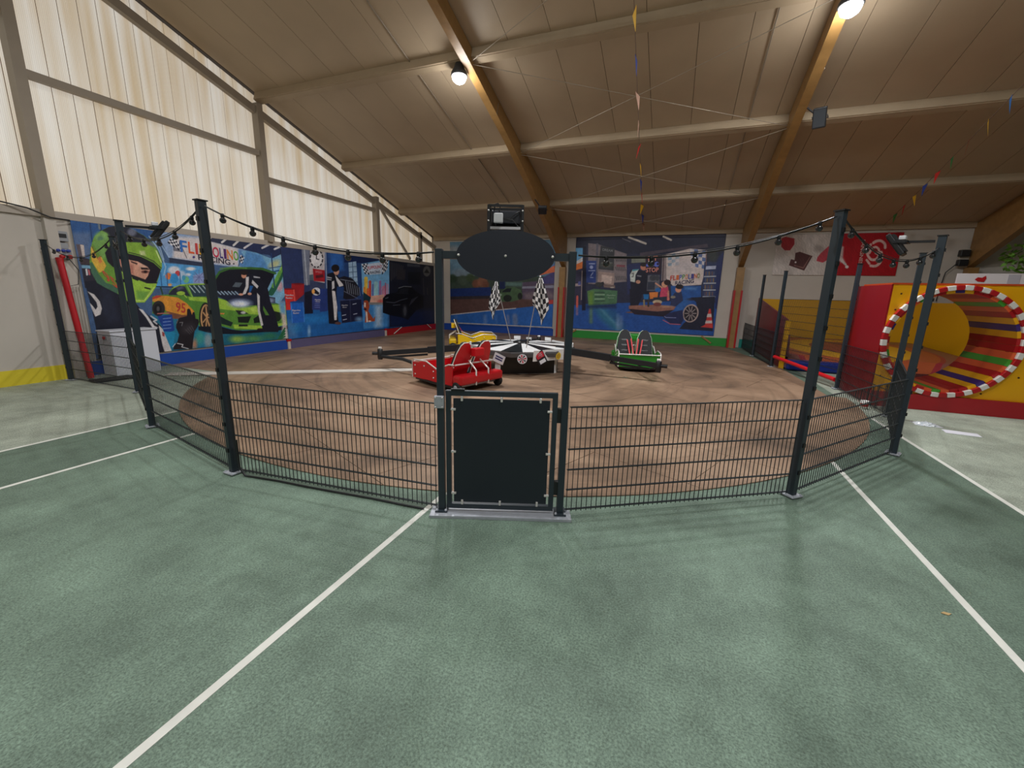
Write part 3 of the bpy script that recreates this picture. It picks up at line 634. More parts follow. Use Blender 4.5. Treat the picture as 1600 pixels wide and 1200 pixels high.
# carts: local x forward, y left, origin under the middle of the rear axle
SEAT = M('black_seat_foam', (30, 30, 34), .7); STRAP = M('red_belt', (206, 60, 66), .6)
def cart(loc, hd, rgb, nm, lb, tip):
    m = M(nm+'_cart_panel', rgb, .35); md = M(nm+'_cart_bumper', tuple(int(v*.92) for v in rgb), .3)
    r = empty(nm+'_ride_cart' if False else 'ride_cart', (*loc, .012), hd, lb, 'ride cart', 'two seat carts of the swing ride')
    MB().prism([(-.1, -.6), (.55, -.6), (1.3, -.52), (1.42, -.3), (1.42, .3), (1.3, .52), (.55, .6), (-.1, .6)], (0, 0, .1), (1, 0, 0), (0, 1, 0), .05).build('chassis', BLK, r, local=True)
    MB().prism([(-.1, -.58), (.55, -.58), (1.28, -.5), (1.4, -.28), (1.4, .28), (1.28, .5), (.55, .58), (-.1, .58)], (0, 0, .14), (1, 0, 0), (0, 1, 0), .03).build('floor_pan', m, r, local=True)
    for s in (-1, 1):
        MB().prism([(.5, .12), (1.34, .12), (1.34, .46), (.85, .5), (.5, .36)], (0, s*.55, 0), (1, 0, 0), (0, 0, 1), .02).build('side_panel', m, r, local=True)
        MB().prism([(-.02, .14), (.5, .14), (.5, .36), (.12, .52), (-.02, .52)], (0, s*.56, 0), (1, 0, 0), (0, 0, 1), .02).build('hip_panel', m, r, local=True)
        MB().tube([(1.36, s*.55, .12), (1.36, s*.55, .48), (1.3, s*.55, .52), (.86, s*.55, .53), (.5, s*.55, .4), (.1, s*.56, .55), (-.05, s*.56, .56)], .018, 7).build('rail', CHROME, r, local=True)
        for (x, z) in ((.6, .2), (.6, .34), (1.25, .2), (1.25, .4), (.92, .42)):
            MB().lathe([(.018, 0), (.018, s*.014), (0, s*.014)], (x, s*.56, z), 'y', 6).build('rivet', CHROME, r, local=True)
    MB().prism([(-.54, .12), (.54, .12), (.54, .44), (-.54, .44)], (1.35, 0, 0), (0, 1, 0), (0, 0, 1), .02).build('front_panel', m, r, local=True)
    MB().tube([(1.37, -.54, .47), (1.37, .54, .47)], .018, 7).build('front_rail', CHROME, r, local=True)
    tl = .36        # backrest lean
    for s in (-1, 1):
        ax = Vector((0, 1, 0)); ay = Vector((-math.sin(tl), 0, math.cos(tl))); o = Vector((.16, s*.29, .2))
        out = [(-.22, 0), (.22, 0), (.24, .3), (.2, .62), (.13, .8), (.06, .86), (-.06, .86), (-.13, .8), (-.2, .62), (-.24, .3)]
        MB().prism(out, o, ax, ay, .03).build('backrest_shell', m, r, local=True)
        nz = ax.cross(ay)
        cu = MB().prism([(x*.9, .03+y*.955) for x, y in out], o+nz*.05, ax, ay, .07).build('backrest_cushion', SEAT, r, local=True, bevel=.015)
        for k in range(3): MB().prism([(-.09, .2+k*.16), (.09, .2+k*.16), (.09, .24+k*.16), (-.09, .24+k*.16)], o+nz*.087, ax, ay, .008).build('slot', PBK, cu, local=True)
        MB().tube([o+ax*x+ay*y-nz*.0 for x, y in out[1:]+out[:1]], .012, 6).build('backrest_piping', M('white_piping', (215, 215, 210), .4), r, local=True)
        MB().cbox((.42, s*.29, .27), (.5, .42, .1), .03).build('seat_cushion', SEAT, r, local=True)
        MB().tube([(-.08, s*.16, .62), (-.32, s*.18, .45), (-.32, s*.18, .14)], .019, 7).build('rear_strut', CHROME, r, local=True)
        MB().tube([(.02, s*.5, .5), (.16, s*.53, .3), (.24, s*.56, .14)], .016, 7).build('side_strut', CHROME, r, local=True)
        for k in (-1, 1): MB().beam((.02, s*.29+k*.06-s*.12, .78), (.34, s*.29+k*.05-s*.2, .33), .035, .008, (1, 0, 1)).build('belt', STRAP, r, local=True)
        wh = MB().lathe([(0, -.045), (.06, -.045), (.1, -.05), (.12, -.03), (.12, .03), (.1, .05), (.06, .045), (0, .045)], (-.2, s*.6, .12), 'y', 20).build('wheel', RUB, r, local=True)
        MB().lathe([(0, s*.052), (.05, s*.052), (.055, s*.046)], (-.2, s*.6, .12), 'y', 14).build('wheel_hub', GALV, wh, local=True)
        MB().lathe([(0, -.03), (.07, -.03), (.08, 0), (.07, .03), (0, .03)], (1.15, s*.3, .08), 'y', 16).build('caster', RUB, r, local=True)
    MB().tube([(-.08, -.54, .56), (-.08, .54, .56)], .018, 7).build('rear_rail', CHROME, r, local=True)
    MB().cbox((-.17, 0, .8), (.16, .26, .17), .02).build('headrest_box', m, r, local=True)
    MB().cbox((-.21, 0, .27), (.26, 1.26, .2), .05).build('rear_bumper', md, r, local=True)
    MB().box((-.14, 0, .13), (.06, 1.1, .06)).build('axle', GALV, r, local=True)
    # swivel link to the arm tip
    W = world_of(r); p = W @ Vector((1.3, 0, .2)); t = Vector(tip)+Vector((0, 0, -.08)); k = p.lerp(t, .55)+Vector((0, 0, .08))
    MB().tube([t, k, p], .045, 8).build('swivel_link', ARM, r)
    return r
cart((-1.93, 7.93), math.radians(160), (200, 24, 34), 'red', 'red two seat ride cart seen from behind left of the pedestal', T1)
cart((.95, 13.05), math.radians(-78), (46, 140, 44), 'green', 'green two seat ride cart with red belts facing the camera', T2)
cart((-5.42, 13.75), math.radians(30), (226, 186, 18), 'yellow', 'yellow two seat ride cart behind the left gate post', T3)
# ------------------------------------------------------------------ printed banners
# The prints are drawn in numpy on a dense grid that lies on the banner itself and kept as a colour attribute.
class Print:
    def __init__(s, px, base): s.p = px; s.c = np.tile(np.array(base, float), (len(px), 1)); s.o = (0, 0, 1.0)
    def z(s, ox, oy, sc): s.o = (ox, oy, sc); return s
    def P(s, pts): a = np.array(pts, float).reshape(-1, 2)/s.o[2]; return a+np.array(s.o[:2])
    def _put(s, idx, a, col):
        if callable(col): col = col(s.p[idx])
        s.c[idx] = s.c[idx]*(1-a[:, None])+np.asarray(col, float)*a[:, None]
    def poly(s, pts, col, al=1.0, soft=.7):
        P = s.P(pts); lo = P.min(0)-soft; hi = P.max(0)+soft
        idx = np.nonzero(np.all((s.p > lo) & (s.p < hi), 1))[0]
        if not len(idx): return s
        q = s.p[idx]; ins = np.zeros(len(q), bool); dist = np.full(len(q), 1e9)
        for i in range(len(P)):
            a, b = P[i], P[(i+1) % len(P)]; e = b-a
            t = np.clip(((q-a)@e)/max(e@e, 1e-9), 0, 1); dist = np.minimum(dist, np.hypot(*(q-a-t[:, None]*e).T))
            c = (a[1] > q[:, 1]) != (b[1] > q[:, 1])
            if abs(e[1]) > 1e-9: ins ^= c & (q[:, 0] < (b[0]-a[0])*(q[:, 1]-a[1])/(b[1]-a[1])+a[0])
        s._put(idx, np.clip(.5+np.where(ins, dist, -dist)/soft, 0, 1)*al, col); return s
    def ell(s, x, y, rx, ry, col, al=1.0, soft=.7, rot=0.0):
        c = s.P([(x, y)])[0]; rx /= s.o[2]; ry /= s.o[2]; R = max(rx, ry)+soft
        idx = np.nonzero(np.all(np.abs(s.p-c) < R, 1))[0]
        if not len(idx): return s
        d = s.p[idx]-c; k, n = math.cos(rot), math.sin(rot); u = d[:, 0]*k+d[:, 1]*n; v = -d[:, 0]*n+d[:, 1]*k
        r = np.hypot(u/rx, v/ry); s._put(idx, np.clip(.5+(1-r)*min(rx, ry)/soft, 0, 1)*al, col); return s
    def line(s, pts, w, col, al=1.0, soft=.7):
        P = s.P(pts); w = w/s.o[2]/2; lo = P.min(0)-w-soft; hi = P.max(0)+w+soft
        idx = np.nonzero(np.all((s.p > lo) & (s.p < hi), 1))[0]
        if not len(idx): return s
        q = s.p[idx]; dist = np.full(len(q), 1e9)
        for i in range(len(P)-1):
            a, b = P[i], P[i+1]; e = b-a; t = np.clip(((q-a)@e)/max(e@e, 1e-9), 0, 1); dist = np.minimum(dist, np.hypot(*(q-a-t[:, None]*e).T))
        s._put(idx, np.clip(.5+(w-dist)/soft, 0, 1)*al, col); return s
    def curve(s, pts, w, col):
        p = [np.array(q, float) for q in pts]; out = []
        for i in range(len(p)-1):
            a, b, c, d = p[max(i-1, 0)], p[i], p[i+1], p[min(i+2, len(p)-1)]
            for t in np.linspace(0, 1, 6, endpoint=False): out.append(tuple(.5*((2*b)+(c-a)*t+(2*a-5*b+4*c-d)*t*t+(3*b-a-3*c+d)*t**3)))
        return s.line(out+[tuple(p[-1])], w, col)
    def chk(s, quad, nx, ny, c1, c2):
        q = np.array(quad, float); f = lambda u, v: tuple((q[0]*(1-u)+q[1]*u)*(1-v)+(q[3]*(1-u)+q[2]*u)*v)
        for i in range(nx):
            for j in range(ny): s.poly([f(i/nx, j/ny), f((i+1)/nx, j/ny), f((i+1)/nx, (j+1)/ny), f(i/nx, (j+1)/ny)], c1 if (i+j) % 2 else c2, soft=.35)
        return s
    def grain(s, amp, seed):
        rng = np.random.RandomState(seed); q = s.p; v = np.zeros(len(q))
        for (fr, a) in ((.06, .10), (.16, .09), (.4, .08)):          # brushy mottling of the painted picture
            for _ in range(5):
                th = rng.rand()*6.28; k = fr*(.6+rng.rand()); v += a/2*np.sin((q[:, 0]*math.cos(th)+q[:, 1]*math.sin(th))*k*6.28+rng.rand()*6.28+2*np.sin(q[:, 1]*k*2.1+rng.rand()*6))
        s.c *= 1+amp*(rng.rand(len(s.c), 1)-.5)+v[:, None]*.28
        g = s.c.mean(1, keepdims=True); s.c = g+(s.c-g)*.9; return s
def banner(name, lb, origin, ax, ay, w, h, nu, nv, draw, base, gain, wave=0.0, parent_wall=None, edge=None):
    o = np.array(origin, float); ax = np.array(ax, float); ay = np.array(ay, float); nz = np.cross(ax, ay)
    U, V = np.meshgrid(np.linspace(0, 1, nu), np.linspace(0, 1, nv)); u, v = U.ravel(), V.ravel()
    P = o+np.outer(u*w, ax)+np.outer(v*h, ay)
    pr = Print(to_px(P), base); draw(pr); pr.c = np.clip(pr.c, 0, 255)
    if wave: P = P+np.outer(wave*(np.sin(u*9+v*2)*.5+np.sin(u*23-v*5)*.3+.8), nz)
    me = bpy.data.meshes.new(name); i = np.arange(nu*nv).reshape(nv, nu)
    fs = np.stack([i[:-1, :-1], i[:-1, 1:], i[1:, 1:], i[1:, :-1]], -1).reshape(-1, 4)
    me.vertices.add(len(P)); me.vertices.foreach_set('co', P.ravel()); me.loops.add(len(fs)*4); me.loops.foreach_set('vertex_index', fs.ravel())
    me.polygons.add(len(fs)); me.polygons.foreach_set('loop_start', np.arange(0, len(fs)*4, 4)); me.polygons.foreach_set('loop_total', np.full(len(fs), 4)); me.update(calc_edges=True)
    c = pr.c/255; c = np.where(c <= .04045, c/12.92, ((c+.055)/1.055)**2.4)*gain; c = np.clip(c, 0, .9)
    at = me.color_attributes.new('print', 'FLOAT_COLOR', 'POINT'); at.data.foreach_set('color', np.concatenate([c, np.ones((len(c), 1))], 1).ravel())
    m = MATS.get('printed_cloth')
    if not m:
        m = bpy.data.materials.new('printed_cloth'); m.use_nodes = True; nt = m.node_tree; b = nt.nodes['Principled BSDF']
        a = nt.nodes.new('ShaderNodeAttribute'); a.attribute_name = 'print'; nt.links.new(a.outputs['Color'], b.inputs['Base Color']); b.inputs['Roughness'].default_value = .45; b.inputs['Specular IOR Level'].default_value = .3
        MATS['printed_cloth'] = m
    me.materials.append(m); me.polygons.foreach_set('use_smooth', np.ones(len(fs), bool))
    ob = bpy.data.objects.new(name, me); COL.objects.link(ob)
    md = ob.modifiers.new('thick', 'SOLIDIFY'); md.thickness = .004; md.offset = -1
    return tag(ob, lb, 'banner', 'large printed banners on the walls')
LW = XL+.045          # plane of the left banners
BW_ = YB-.03          # plane of the back banners
def txt_on(parent, n, d, txt, p0, p1, hgt, col, rough=.5):       # text with its base line from photo pixel p0 to p1
    A = on_plane(*p0, n, d); B = on_plane(*p1, n, d); H = on_plane(p0[0]+hgt[0], p0[1]+hgt[1], n, d)
    return lettering(txt, A, B-A, H-A, M('ink_%d_%d_%d' % col, col, rough), parent)
NL, DL_ = (1, 0, 0), LW+.006
NB, DB_ = (0, -1, 0), -(BW_-.03)
NAVY = (26, 28, 42); LIME = (150, 190, 60); GRN = (84, 138, 50); SKIN = (206, 148, 124); WHT = (205, 202, 204)

def draw_driver(g):
    Z1, Z2, Z3, Z4, Z5, Z6 = (100, 330, 10), (100, 440, 10), (240, 350, 10), (240, 430, 10), (380, 370, 11.43), (370, 440, 10.667)
    g.z(*Z1).poly([(0, 0), (1700, 200), (1700, 420), (450, 620), (100, 480)], (40, 84, 146)).poly([(100, 330), (420, 330), (420, 700), (200, 700)], (92, 112, 150), .8, 8)
    g.line([(400, 140), (440, 480)], 18, (28, 58, 110)).line([(560, 160), (575, 300)], 30, (24, 48, 92)).poly([(520, 150), (560, 155), (570, 290), (540, 280)], (110, 122, 130))
    g.poly([(240, 700), (480, 780), (560, 1200), (330, 1200)], (44, 42, 56)).poly([(190, 515), (300, 520), (320, 720), (230, 700)], (96, 84, 92)).poly([(250, 520), (310, 530), (330, 720), (290, 715)], (190, 176, 170)).poly([(240, 740), (420, 770), (420, 830), (260, 830)], (66, 54, 60))
    g.poly([(270, 840), (430, 850), (470, 900), (280, 890)], (110, 160, 190)); g.line([(350, 910), (360, 990)], 30, (200, 200, 206)).line([(385, 920), (400, 990)], 24, (190, 90, 100)).poly([(350, 1110), (520, 1110), (500, 1200), (370, 1200)], (70, 110, 150))
    # floor of the painted garage
    g.z(*Z4).poly([(0, 560), (2200, 500), (2200, 1300), (-400, 1300)], (28, 108, 142)).poly([(60, 840), (900, 840), (900, 1100), (100, 1150)], (26, 122, 160), .7, 4)
    # sign board and ceiling strip
    g.z(*Z3).poly([(-60, 60), (1700, 260), (1700, 480), (860, 300), (140, 330)], (44, 62, 104)).poly([(60, 150), (300, 110), (700, 170), (1500, 420), (1560, 690), (1280, 680), (720, 600), (240, 530), (150, 330)], (132, 158, 198)).poly([(330, 200), (690, 210), (1320, 380), (1330, 660), (720, 590), (300, 530)], (212, 200, 198), .95, 5)
    g.poly([(1330, 400), (1540, 440), (1550, 690), (1330, 660)], (70, 118, 178), .8, 3)
    g.poly([(860, 170), (1700, 280), (1700, 470), (1480, 420), (880, 270)], (46, 52, 78))
    for a, b in (((900, 200), (870, 235)), ((1140, 230), (1070, 285)), ((1350, 240), (1250, 332)), ((1560, 270), (1420, 372))): g.line([a, b], 34, (206, 202, 200))
    g.poly([(240, 525), (760, 600), (760, 665), (250, 600)], (46, 56, 82))
    g.poly([(100, 600), (760, 662), (800, 1000), (30, 1000)], (74, 150, 210)).ell(320, 720, 90, 60, (222, 214, 218), .9, 3).ell(580, 700, 70, 28, (226, 220, 220), .95, 2).ell(540, 790, 40, 22, (220, 214, 216), .9, 2).ell(440, 800, 60, 70, (210, 210, 220), .7, 3)
    g.poly([(620, 800), (780, 760), (800, 960), (620, 930)], (150, 150, 196), .8, 3)
    for k in range(8): g.line([(710, 830), (710+95*math.cos(k*.785), 830+110*math.sin(k*.785))], 8, (92, 96, 150))
    g.ell(232, 815, 46, 52, (222, 116, 52)).ell(375, 772, 40, 44, (196, 62, 66)).ell(322, 850, 62, 78, (44, 136, 200)).ell(510, 870, 44, 52, (110, 184, 130)).ell(470, 840, 30, 40, (60, 150, 190)).ell(250, 950, 36, 22, (226, 160, 90))
    for x in (110, 205, 410): g.line([(x, 760), (x+15, 960)], 14, (40, 92, 150))
    g.chk([(270, 215), (420, 300), (450, 450), (215, 290)], 6, 4, (24, 28, 50), (220, 216, 220)).poly([(300, 330), (450, 440), (310, 420)], (24, 28, 50), .5).line([(400, 270), (520, 535)], 9, (40, 40, 56))
    g.chk([(1360, 480), (1450, 545), (1415, 640), (1340, 590)], 4, 4, (24, 28, 50), (225, 222, 224)).line([(1380, 490), (1325, 660)], 8, (40, 40, 56)).ell(628, 518, 20, 20, (70, 60, 130)).ell(1252, 622, 12, 14, (60, 56, 70))
    # window with slide on the right
    g.z(*Z5).poly([(-40, 260), (120, 240), (480, 380), (700, 290), (940, 190), (1075, 210), (1120, 860), (860, 900), (640, 1200), (380, 1100), (200, 620)], (112, 166, 200))
    g.poly([(150, 60), (980, 180), (700, 300), (510, 390), (480, 330), (60, 250), (-40, 200)], (40, 50, 86))
    for a, b in (((190, 90), (20, 200)), ((480, 130), (340, 200)), ((720, 150), (560, 220))): g.line([a, b], 36, (200, 198, 202))
    g.poly([(60, 250), (330, 330), (480, 620), (150, 640), (-40, 560)], (76, 132, 190), 1, 4)
    g.ell(560, 490, 110, 60, (196, 186, 120), .8, 5, -.5).ell(800, 300, 120, 60, (216, 206, 216), .8, 5, -.5).ell(930, 660, 100, 100, (222, 140, 156), .85, 4).ell(780, 700, 50, 60, (214, 110, 120), .8, 4).ell(650, 880, 60, 90, (216, 150, 156), .8, 4).ell(1060, 600, 40, 100, (220, 150, 170), .8, 4)
    g.line([(1060, 285), (860, 385), (755, 480), (700, 600), (640, 740), (560, 900), (500, 1000)], 105, (36, 92, 70)).line([(1060, 260), (850, 355), (735, 465), (675, 600), (610, 740), (540, 880)], 66, (96, 158, 66)).line([(1050, 245), (840, 335), (720, 450), (655, 600)], 18, (160, 196, 96))
    for x0, x1 in ((690, 760), (845, 900), (1000, 1035), (500, 560), (720, 730)): g.line([(x0, 300), (x1, 900)], 20, (34, 62, 112))
    g.line([(470, 560), (1090, 460)], 14, (40, 74, 124)).line([(440, 650), (640, 600)], 22, (30, 66, 130))
    # green car
    g.z(*Z4).poly([(-20, 330), (120, 306), (235, 300), (250, 240), (320, 180), (420, 148), (560, 135), (800, 132), (980, 210), (1000, 350), (1300, 430), (1640, 430), (1900, 440), (2110, 470), (2150, 640), (2100, 760), (1700, 850), (1300, 860), (1040, 790), (860, 870), (720, 800), (600, 620), (300, 620), (-20, 600)], GRN)
    g.poly([(540, 340), (800, 345), (900, 380), (1000, 420), (1300, 560), (980, 520), (820, 420), (560, 390)], LIME).poly([(980, 350), (1200, 420), (1260, 500), (1520, 500), (1900, 460), (2090, 480), (2060, 600), (1700, 620), (1500, 610), (1280, 560), (1000, 420)], LIME).poly([(1480, 520), (1600, 480), (1650, 560), (1560, 590)], (178, 208, 84), .8, 4)
    g.line([(300, 200), (420, 155), (560, 140), (800, 138)], 16, LIME).poly([(235, 290), (305, 212), (400, 166), (490, 180), (570, 325), (420, 312), (240, 310)], (40, 44, 60)).poly([(350, 190), (440, 170), (480, 200), (380, 240)], (90, 96, 130), .7, 3)
    g.poly([(545, 158), (800, 150), (900, 200), (900, 330), (620, 335)], (40, 62, 74)).line([(520, 165), (605, 335)], 18, (130, 176, 76))
    for k in range(4): g.line([(560+k*70, 165), (650+k*70, 270)], 16, (170, 190, 196), .9)
    g.ell(425, 282, 66, 32, LIME).line([(40, 180), (300, 186)], 20, (30, 40, 70)).line([(110, 190), (140, 290)], 26, (44, 74, 60)).line([(480, 310), (520, 350)], 16, LIME)
    g.poly([(-20, 380), (40, 325), (200, 322), (380, 350), (520, 440), (640, 570), (600, 640), (440, 640), (330, 615), (200, 570), (120, 440), (-20, 410)], (214, 140, 46)).poly([(-20, 350), (40, 316), (150, 318), (60, 360), (-20, 375)], (190, 60, 50)).poly([(200, 560), (440, 620), (600, 625), (500, 690), (300, 680)], (120, 74, 56))
    g.ell(78, 520, 100, 120, (44, 42, 44)).ell(68, 530, 60, 84, (26, 26, 30)).ell(70, 525, 24, 40, (78, 78, 80))
    g.ell(810, 655, 100, 225, (24, 30, 34)).ell(815, 660, 82, 205, (196, 146, 96)).ell(822, 660, 66, 182, (52, 38, 34))
    for k in range(7): g.line([(832, 660), (832+62*math.cos(k*.9), 660+170*math.sin(k*.9))], 20, (190, 142, 96))
    g.poly([(1040, 640), (1130, 690), (1240, 740), (1210, 800), (1060, 760)], (26, 44, 44)).poly([(1040, 590), (1110, 592), (1100, 612), (1040, 610)], (226, 130, 60))
    # bonnet and engine bay
    g.z(*Z3).poly([(960, 880), (1030, 760), (1180, 700), (1400, 690), (1700, 690), (1900, 760), (1700, 1180), (980, 1130)], (24, 26, 38)).line([(950, 870), (1030, 750), (1180, 695), (1330, 690), (1500, 690), (1700, 700), (1900, 770)], 36, (56, 104, 48)).line([(1040, 700), (1250, 672), (1450, 690)], 16, (96, 146, 66))
    g.z(*Z4).poly([(1280, 110), (1390, 120), (1340, 190), (1230, 180)], (96, 110, 120), .8).poly([(970, 250), (1340, 250), (1300, 330), (1000, 320)], (36, 44, 60))
    for k in range(6): g.line([(1000+k*55, 255), (1050+k*55, 300)], 18, (150, 176, 200), .9)
    g.poly([(1000, 330), (1640, 300), (1900, 350), (1900, 430), (1640, 470), (1240, 480), (1130, 390)], (30, 36, 58)).ell(1350, 440, 170, 66, (150, 166, 200), .95, 5).ell(1350, 448, 110, 36, (226, 232, 242), .95, 4).ell(1820, 395, 70, 40, (150, 166, 200), .8, 4)
    g.poly([(1275, 545), (1400, 556), (1485, 600), (1330, 618)], (40, 44, 44)).ell(1400, 585, 40, 20, (190, 190, 186), .9).poly([(1310, 652), (1525, 640), (1480, 745), (1325, 740)], (24, 34, 30)).poly([(1560, 680), (1650, 620), (1660, 740), (1570, 750)], (24, 34, 30)).poly([(1880, 560), (2060, 600), (1960, 720), (1860, 730)], (30, 44, 34)).poly([(1240, 770), (1700, 790), (2050, 740), (2100, 770), (1700, 850), (1260, 830)], LIME).poly([(1330, 770), (1470, 770), (1470, 800), (1330, 800)], (30, 40, 34))
    g.poly([(1040, 800), (1220, 850), (1400, 870), (1700, 850), (2120, 780), (2130, 830), (1700, 920), (1060, 920), (860, 900), (700, 860), (700, 800)], (18, 24, 38))
    g.poly([(1060, 940), (2100, 860), (2150, 1000), (1060, 1100)], (22, 96, 120)).ell(1310, 1000, 110, 50, (160, 190, 60), .8, 6).ell(1560, 990, 140, 44, (90, 150, 70), .8, 6).ell(1820, 950, 110, 50, (50, 120, 80), .8, 6).ell(850, 1020, 60, 110, (150, 160, 164), .8, 5).ell(720, 980, 70, 100, (60, 150, 130), .7, 6).ell(640, 1080, 40, 80, (200, 120, 80), .8, 5)
    # tool chest and suit
    g.poly([(60, 640), (285, 612), (330, 860), (180, 915), (130, 800)], (24, 62, 146))
    for k in range(4): g.line([(150, 680+k*52), (270, 668+k*52)], 10, (120, 150, 210))
    g.line([(60, 600), (240, 592)], 14, (190, 100, 100)).poly([(160, 880), (340, 890), (300, 1120), (180, 1100)], (24, 134, 180))
    g.z(*Z2).poly([(320, -10), (620, -20), (840, 180), (1120, 330), (1180, 410), (1480, 660), (1520, 700), (1700, 1200), (540, 1260), (500, 740), (440, 450), (360, 150)], (30, 33, 48)).poly([(600, 100), (760, 200), (860, 600), (700, 640), (560, 420)], (40, 46, 66), .7, 10)
    g.poly([(365, 152), (470, 200), (560, 310), (592, 420), (570, 515), (490, 548), (440, 440), (400, 330), (440, 370), (495, 440), (525, 390), (505, 320), (430, 225)], (198, 192, 192)).poly([(1165, 420), (1230, 440), (1310, 540), (1410, 690), (1480, 722), (1380, 720), (1280, 560)], WHT).line([(1360, 540), (1450, 600), (1400, 620), (1450, 660)], 22, (190, 190, 194))
    g.poly([(1480, 680), (1540, 740), (1700, 1120), (1620, 1240), (1540, 1000), (1500, 800)], (200, 194, 194)).poly([(1530, 780), (1570, 800), (1570, 860), (1540, 850)], (150, 60, 60)).poly([(505, 740), (620, 860), (680, 1200), (560, 1200)], (20, 22, 30))
    # helmet
    g.z(*Z1).poly([(440, 480), (470, 400), (560, 320), (640, 270), (800, 228), (1000, 250), (1250, 380), (1430, 540), (1530, 760), (1532, 880), (1500, 960), (1440, 1180), (1370, 1290), (1260, 1425), (1130, 1430), (980, 1400), (840, 1290), (640, 1190), (520, 1120), (430, 960), (400, 800), (412, 600)], (104, 150, 52))
    g.poly([(400, 800), (430, 960), (520, 1120), (640, 1190), (840, 1290), (840, 1180), (660, 1120), (540, 980), (440, 800)], (66, 108, 84)).poly([(590, 300), (700, 245), (830, 228), (1000, 250), (1250, 385), (1430, 560), (1250, 490), (1000, 480), (860, 480), (700, 440), (680, 350)], (34, 36, 50)).ell(1060, 330, 70, 60, (120, 124, 146), .8, 4).poly([(1180, 420), (1400, 500), (1430, 570), (1250, 500)], (120, 130, 150), .7, 4)
    g.ell(590, 410, 110, 90, (126, 176, 96), .9, 6).ell(570, 430, 50, 40, (80, 120, 96), .8, 4).poly([(440, 480), (640, 440), (690, 500), (640, 700), (600, 760), (480, 560)], (112, 160, 76)).poly([(640, 640), (700, 700), (760, 860), (700, 840), (640, 760)], (96, 150, 70))
    g.poly([(418, 545), (450, 600), (520, 745), (575, 700), (660, 850), (620, 930), (560, 960), (540, 950), (430, 770)], (220, 172, 60)).line([(440, 550), (525, 740), (580, 705)], 12, (130, 84, 40)).poly([(520, 740), (560, 700), (600, 790), (560, 820)], (206, 120, 60))
    g.poly([(800, 480), (980, 490), (1250, 500), (1430, 590), (1530, 780), (1522, 890), (1400, 790), (1200, 700), (1010, 650), (860, 560)], (128, 170, 52)).poly([(1180, 620), (1260, 620), (1280, 690), (1190, 690)], (206, 214, 150), .9, 3).line([(1440, 620), (1520, 800)], 16, (200, 220, 150)).line([(1010, 640), (1200, 690), (1400, 780), (1520, 890)], 12, (40, 46, 36))
    g.poly([(640, 650), (700, 560), (870, 560), (1010, 665), (1200, 710), (1400, 810), (1512, 910), (1480, 1020), (1440, 1115), (1300, 1110), (1080, 1020), (960, 960), (860, 900), (760, 870), (680, 790)], (28, 24, 36))
    g.poly([(845, 720), (960, 735), (1040, 765), (1150, 785), (1300, 868), (1342, 920), (1312, 1010), (1270, 1068), (1180, 1035), (1060, 990), (940, 935), (880, 850)], SKIN).poly([(1030, 820), (1080, 850), (1090, 980), (1040, 980)], (176, 104, 90), .8, 3).poly([(1150, 800), (1300, 870), (1330, 920), (1200, 900)], (224, 176, 156), .8, 4)
    g.poly([(1195, 878), (1300, 882), (1335, 915), (1210, 912)], (48, 30, 30)).ell(1268, 948, 62, 24, (120, 70, 64)).ell(1272, 946, 26, 20, (40, 22, 24)).poly([(1040, 775), (1150, 815), (1140, 835), (1050, 800)], (66, 40, 40)).ell(880, 790, 30, 40, (190, 110, 100), .8, 2)
    g.poly([(860, 900), (960, 965), (1080, 1030), (1300, 1120), (1450, 1125), (1430, 1190), (1370, 1290), (1260, 1425), (1130, 1425), (1000, 1390), (900, 1150)], (152, 196, 62)).poly([(1130, 1240), (1330, 1260), (1250, 1380), (1140, 1370)], (104, 158, 66), .9, 4).line([(860, 900), (960, 965), (1080, 1030), (1300, 1118), (1450, 1120)], 20, (30, 30, 40)).line([(1080, 1045), (1150, 1075)], 26, (34, 40, 30)).line([(1265, 1195), (1345, 1215)], 22, (34, 40, 30)).line([(1120, 1395), (1250, 1400), (1410, 1190)], 14, (196, 220, 110)).poly([(880, 950), (960, 990), (1000, 1380), (930, 1300)], (120, 160, 60))
    for a in ([(1330, 390), (1480, 600), (1590, 870)], [(1420, 420), (1530, 540), (1640, 720)], [(1380, 400), (1500, 570), (1560, 760)], [(1590, 870), (1560, 1000)]): g.line(a, 16, (170, 200, 226), .8)
    # raised glove
    g.z(*Z4).poly([(525, 535), (545, 520), (572, 535), (600, 620), (612, 580), (636, 575), (648, 620), (655, 680), (700, 690), (712, 730), (690, 800), (640, 880), (620, 1000), (605, 1150), (305, 1165), (320, 1100), (370, 1040), (400, 930), (350, 820), (360, 720), (400, 670), (520, 640)], (32, 29, 36)).ell(540, 830, 90, 60, (60, 56, 62), .8, 8, -.5)
    for k in range(4): g.line([(500+k*30, 850-k*20), (570+k*22, 920-k*16)], 8, (96, 92, 96), .7)
    g.line([(360, 750), (380, 700)], 10, (120, 120, 126)).line([(410, 740), (455, 735), (440, 790)], 10, (120, 120, 126)).line([(370, 1065), (460, 1085), (440, 1120), (545, 1150)], 12, (196, 196, 200)).line([(300, 1120), (340, 1070)], 12, (190, 190, 196))
    # leaning mechanic
    g.z(*Z6).poly([(150, -60), (430, -20), (520, 130), (560, 330), (640, 540), (700, 780), (690, 840), (440, 840), (340, 420), (330, 130), (250, 200), (190, 220), (110, 230), (140, 100)], NAVY).poly([(335, 120), (382, 118), (385, 480), (442, 725), (405, 742), (350, 500)], (196, 192, 192)).poly([(440, 400), (540, 560), (480, 560), (440, 470)], GRN, .9)
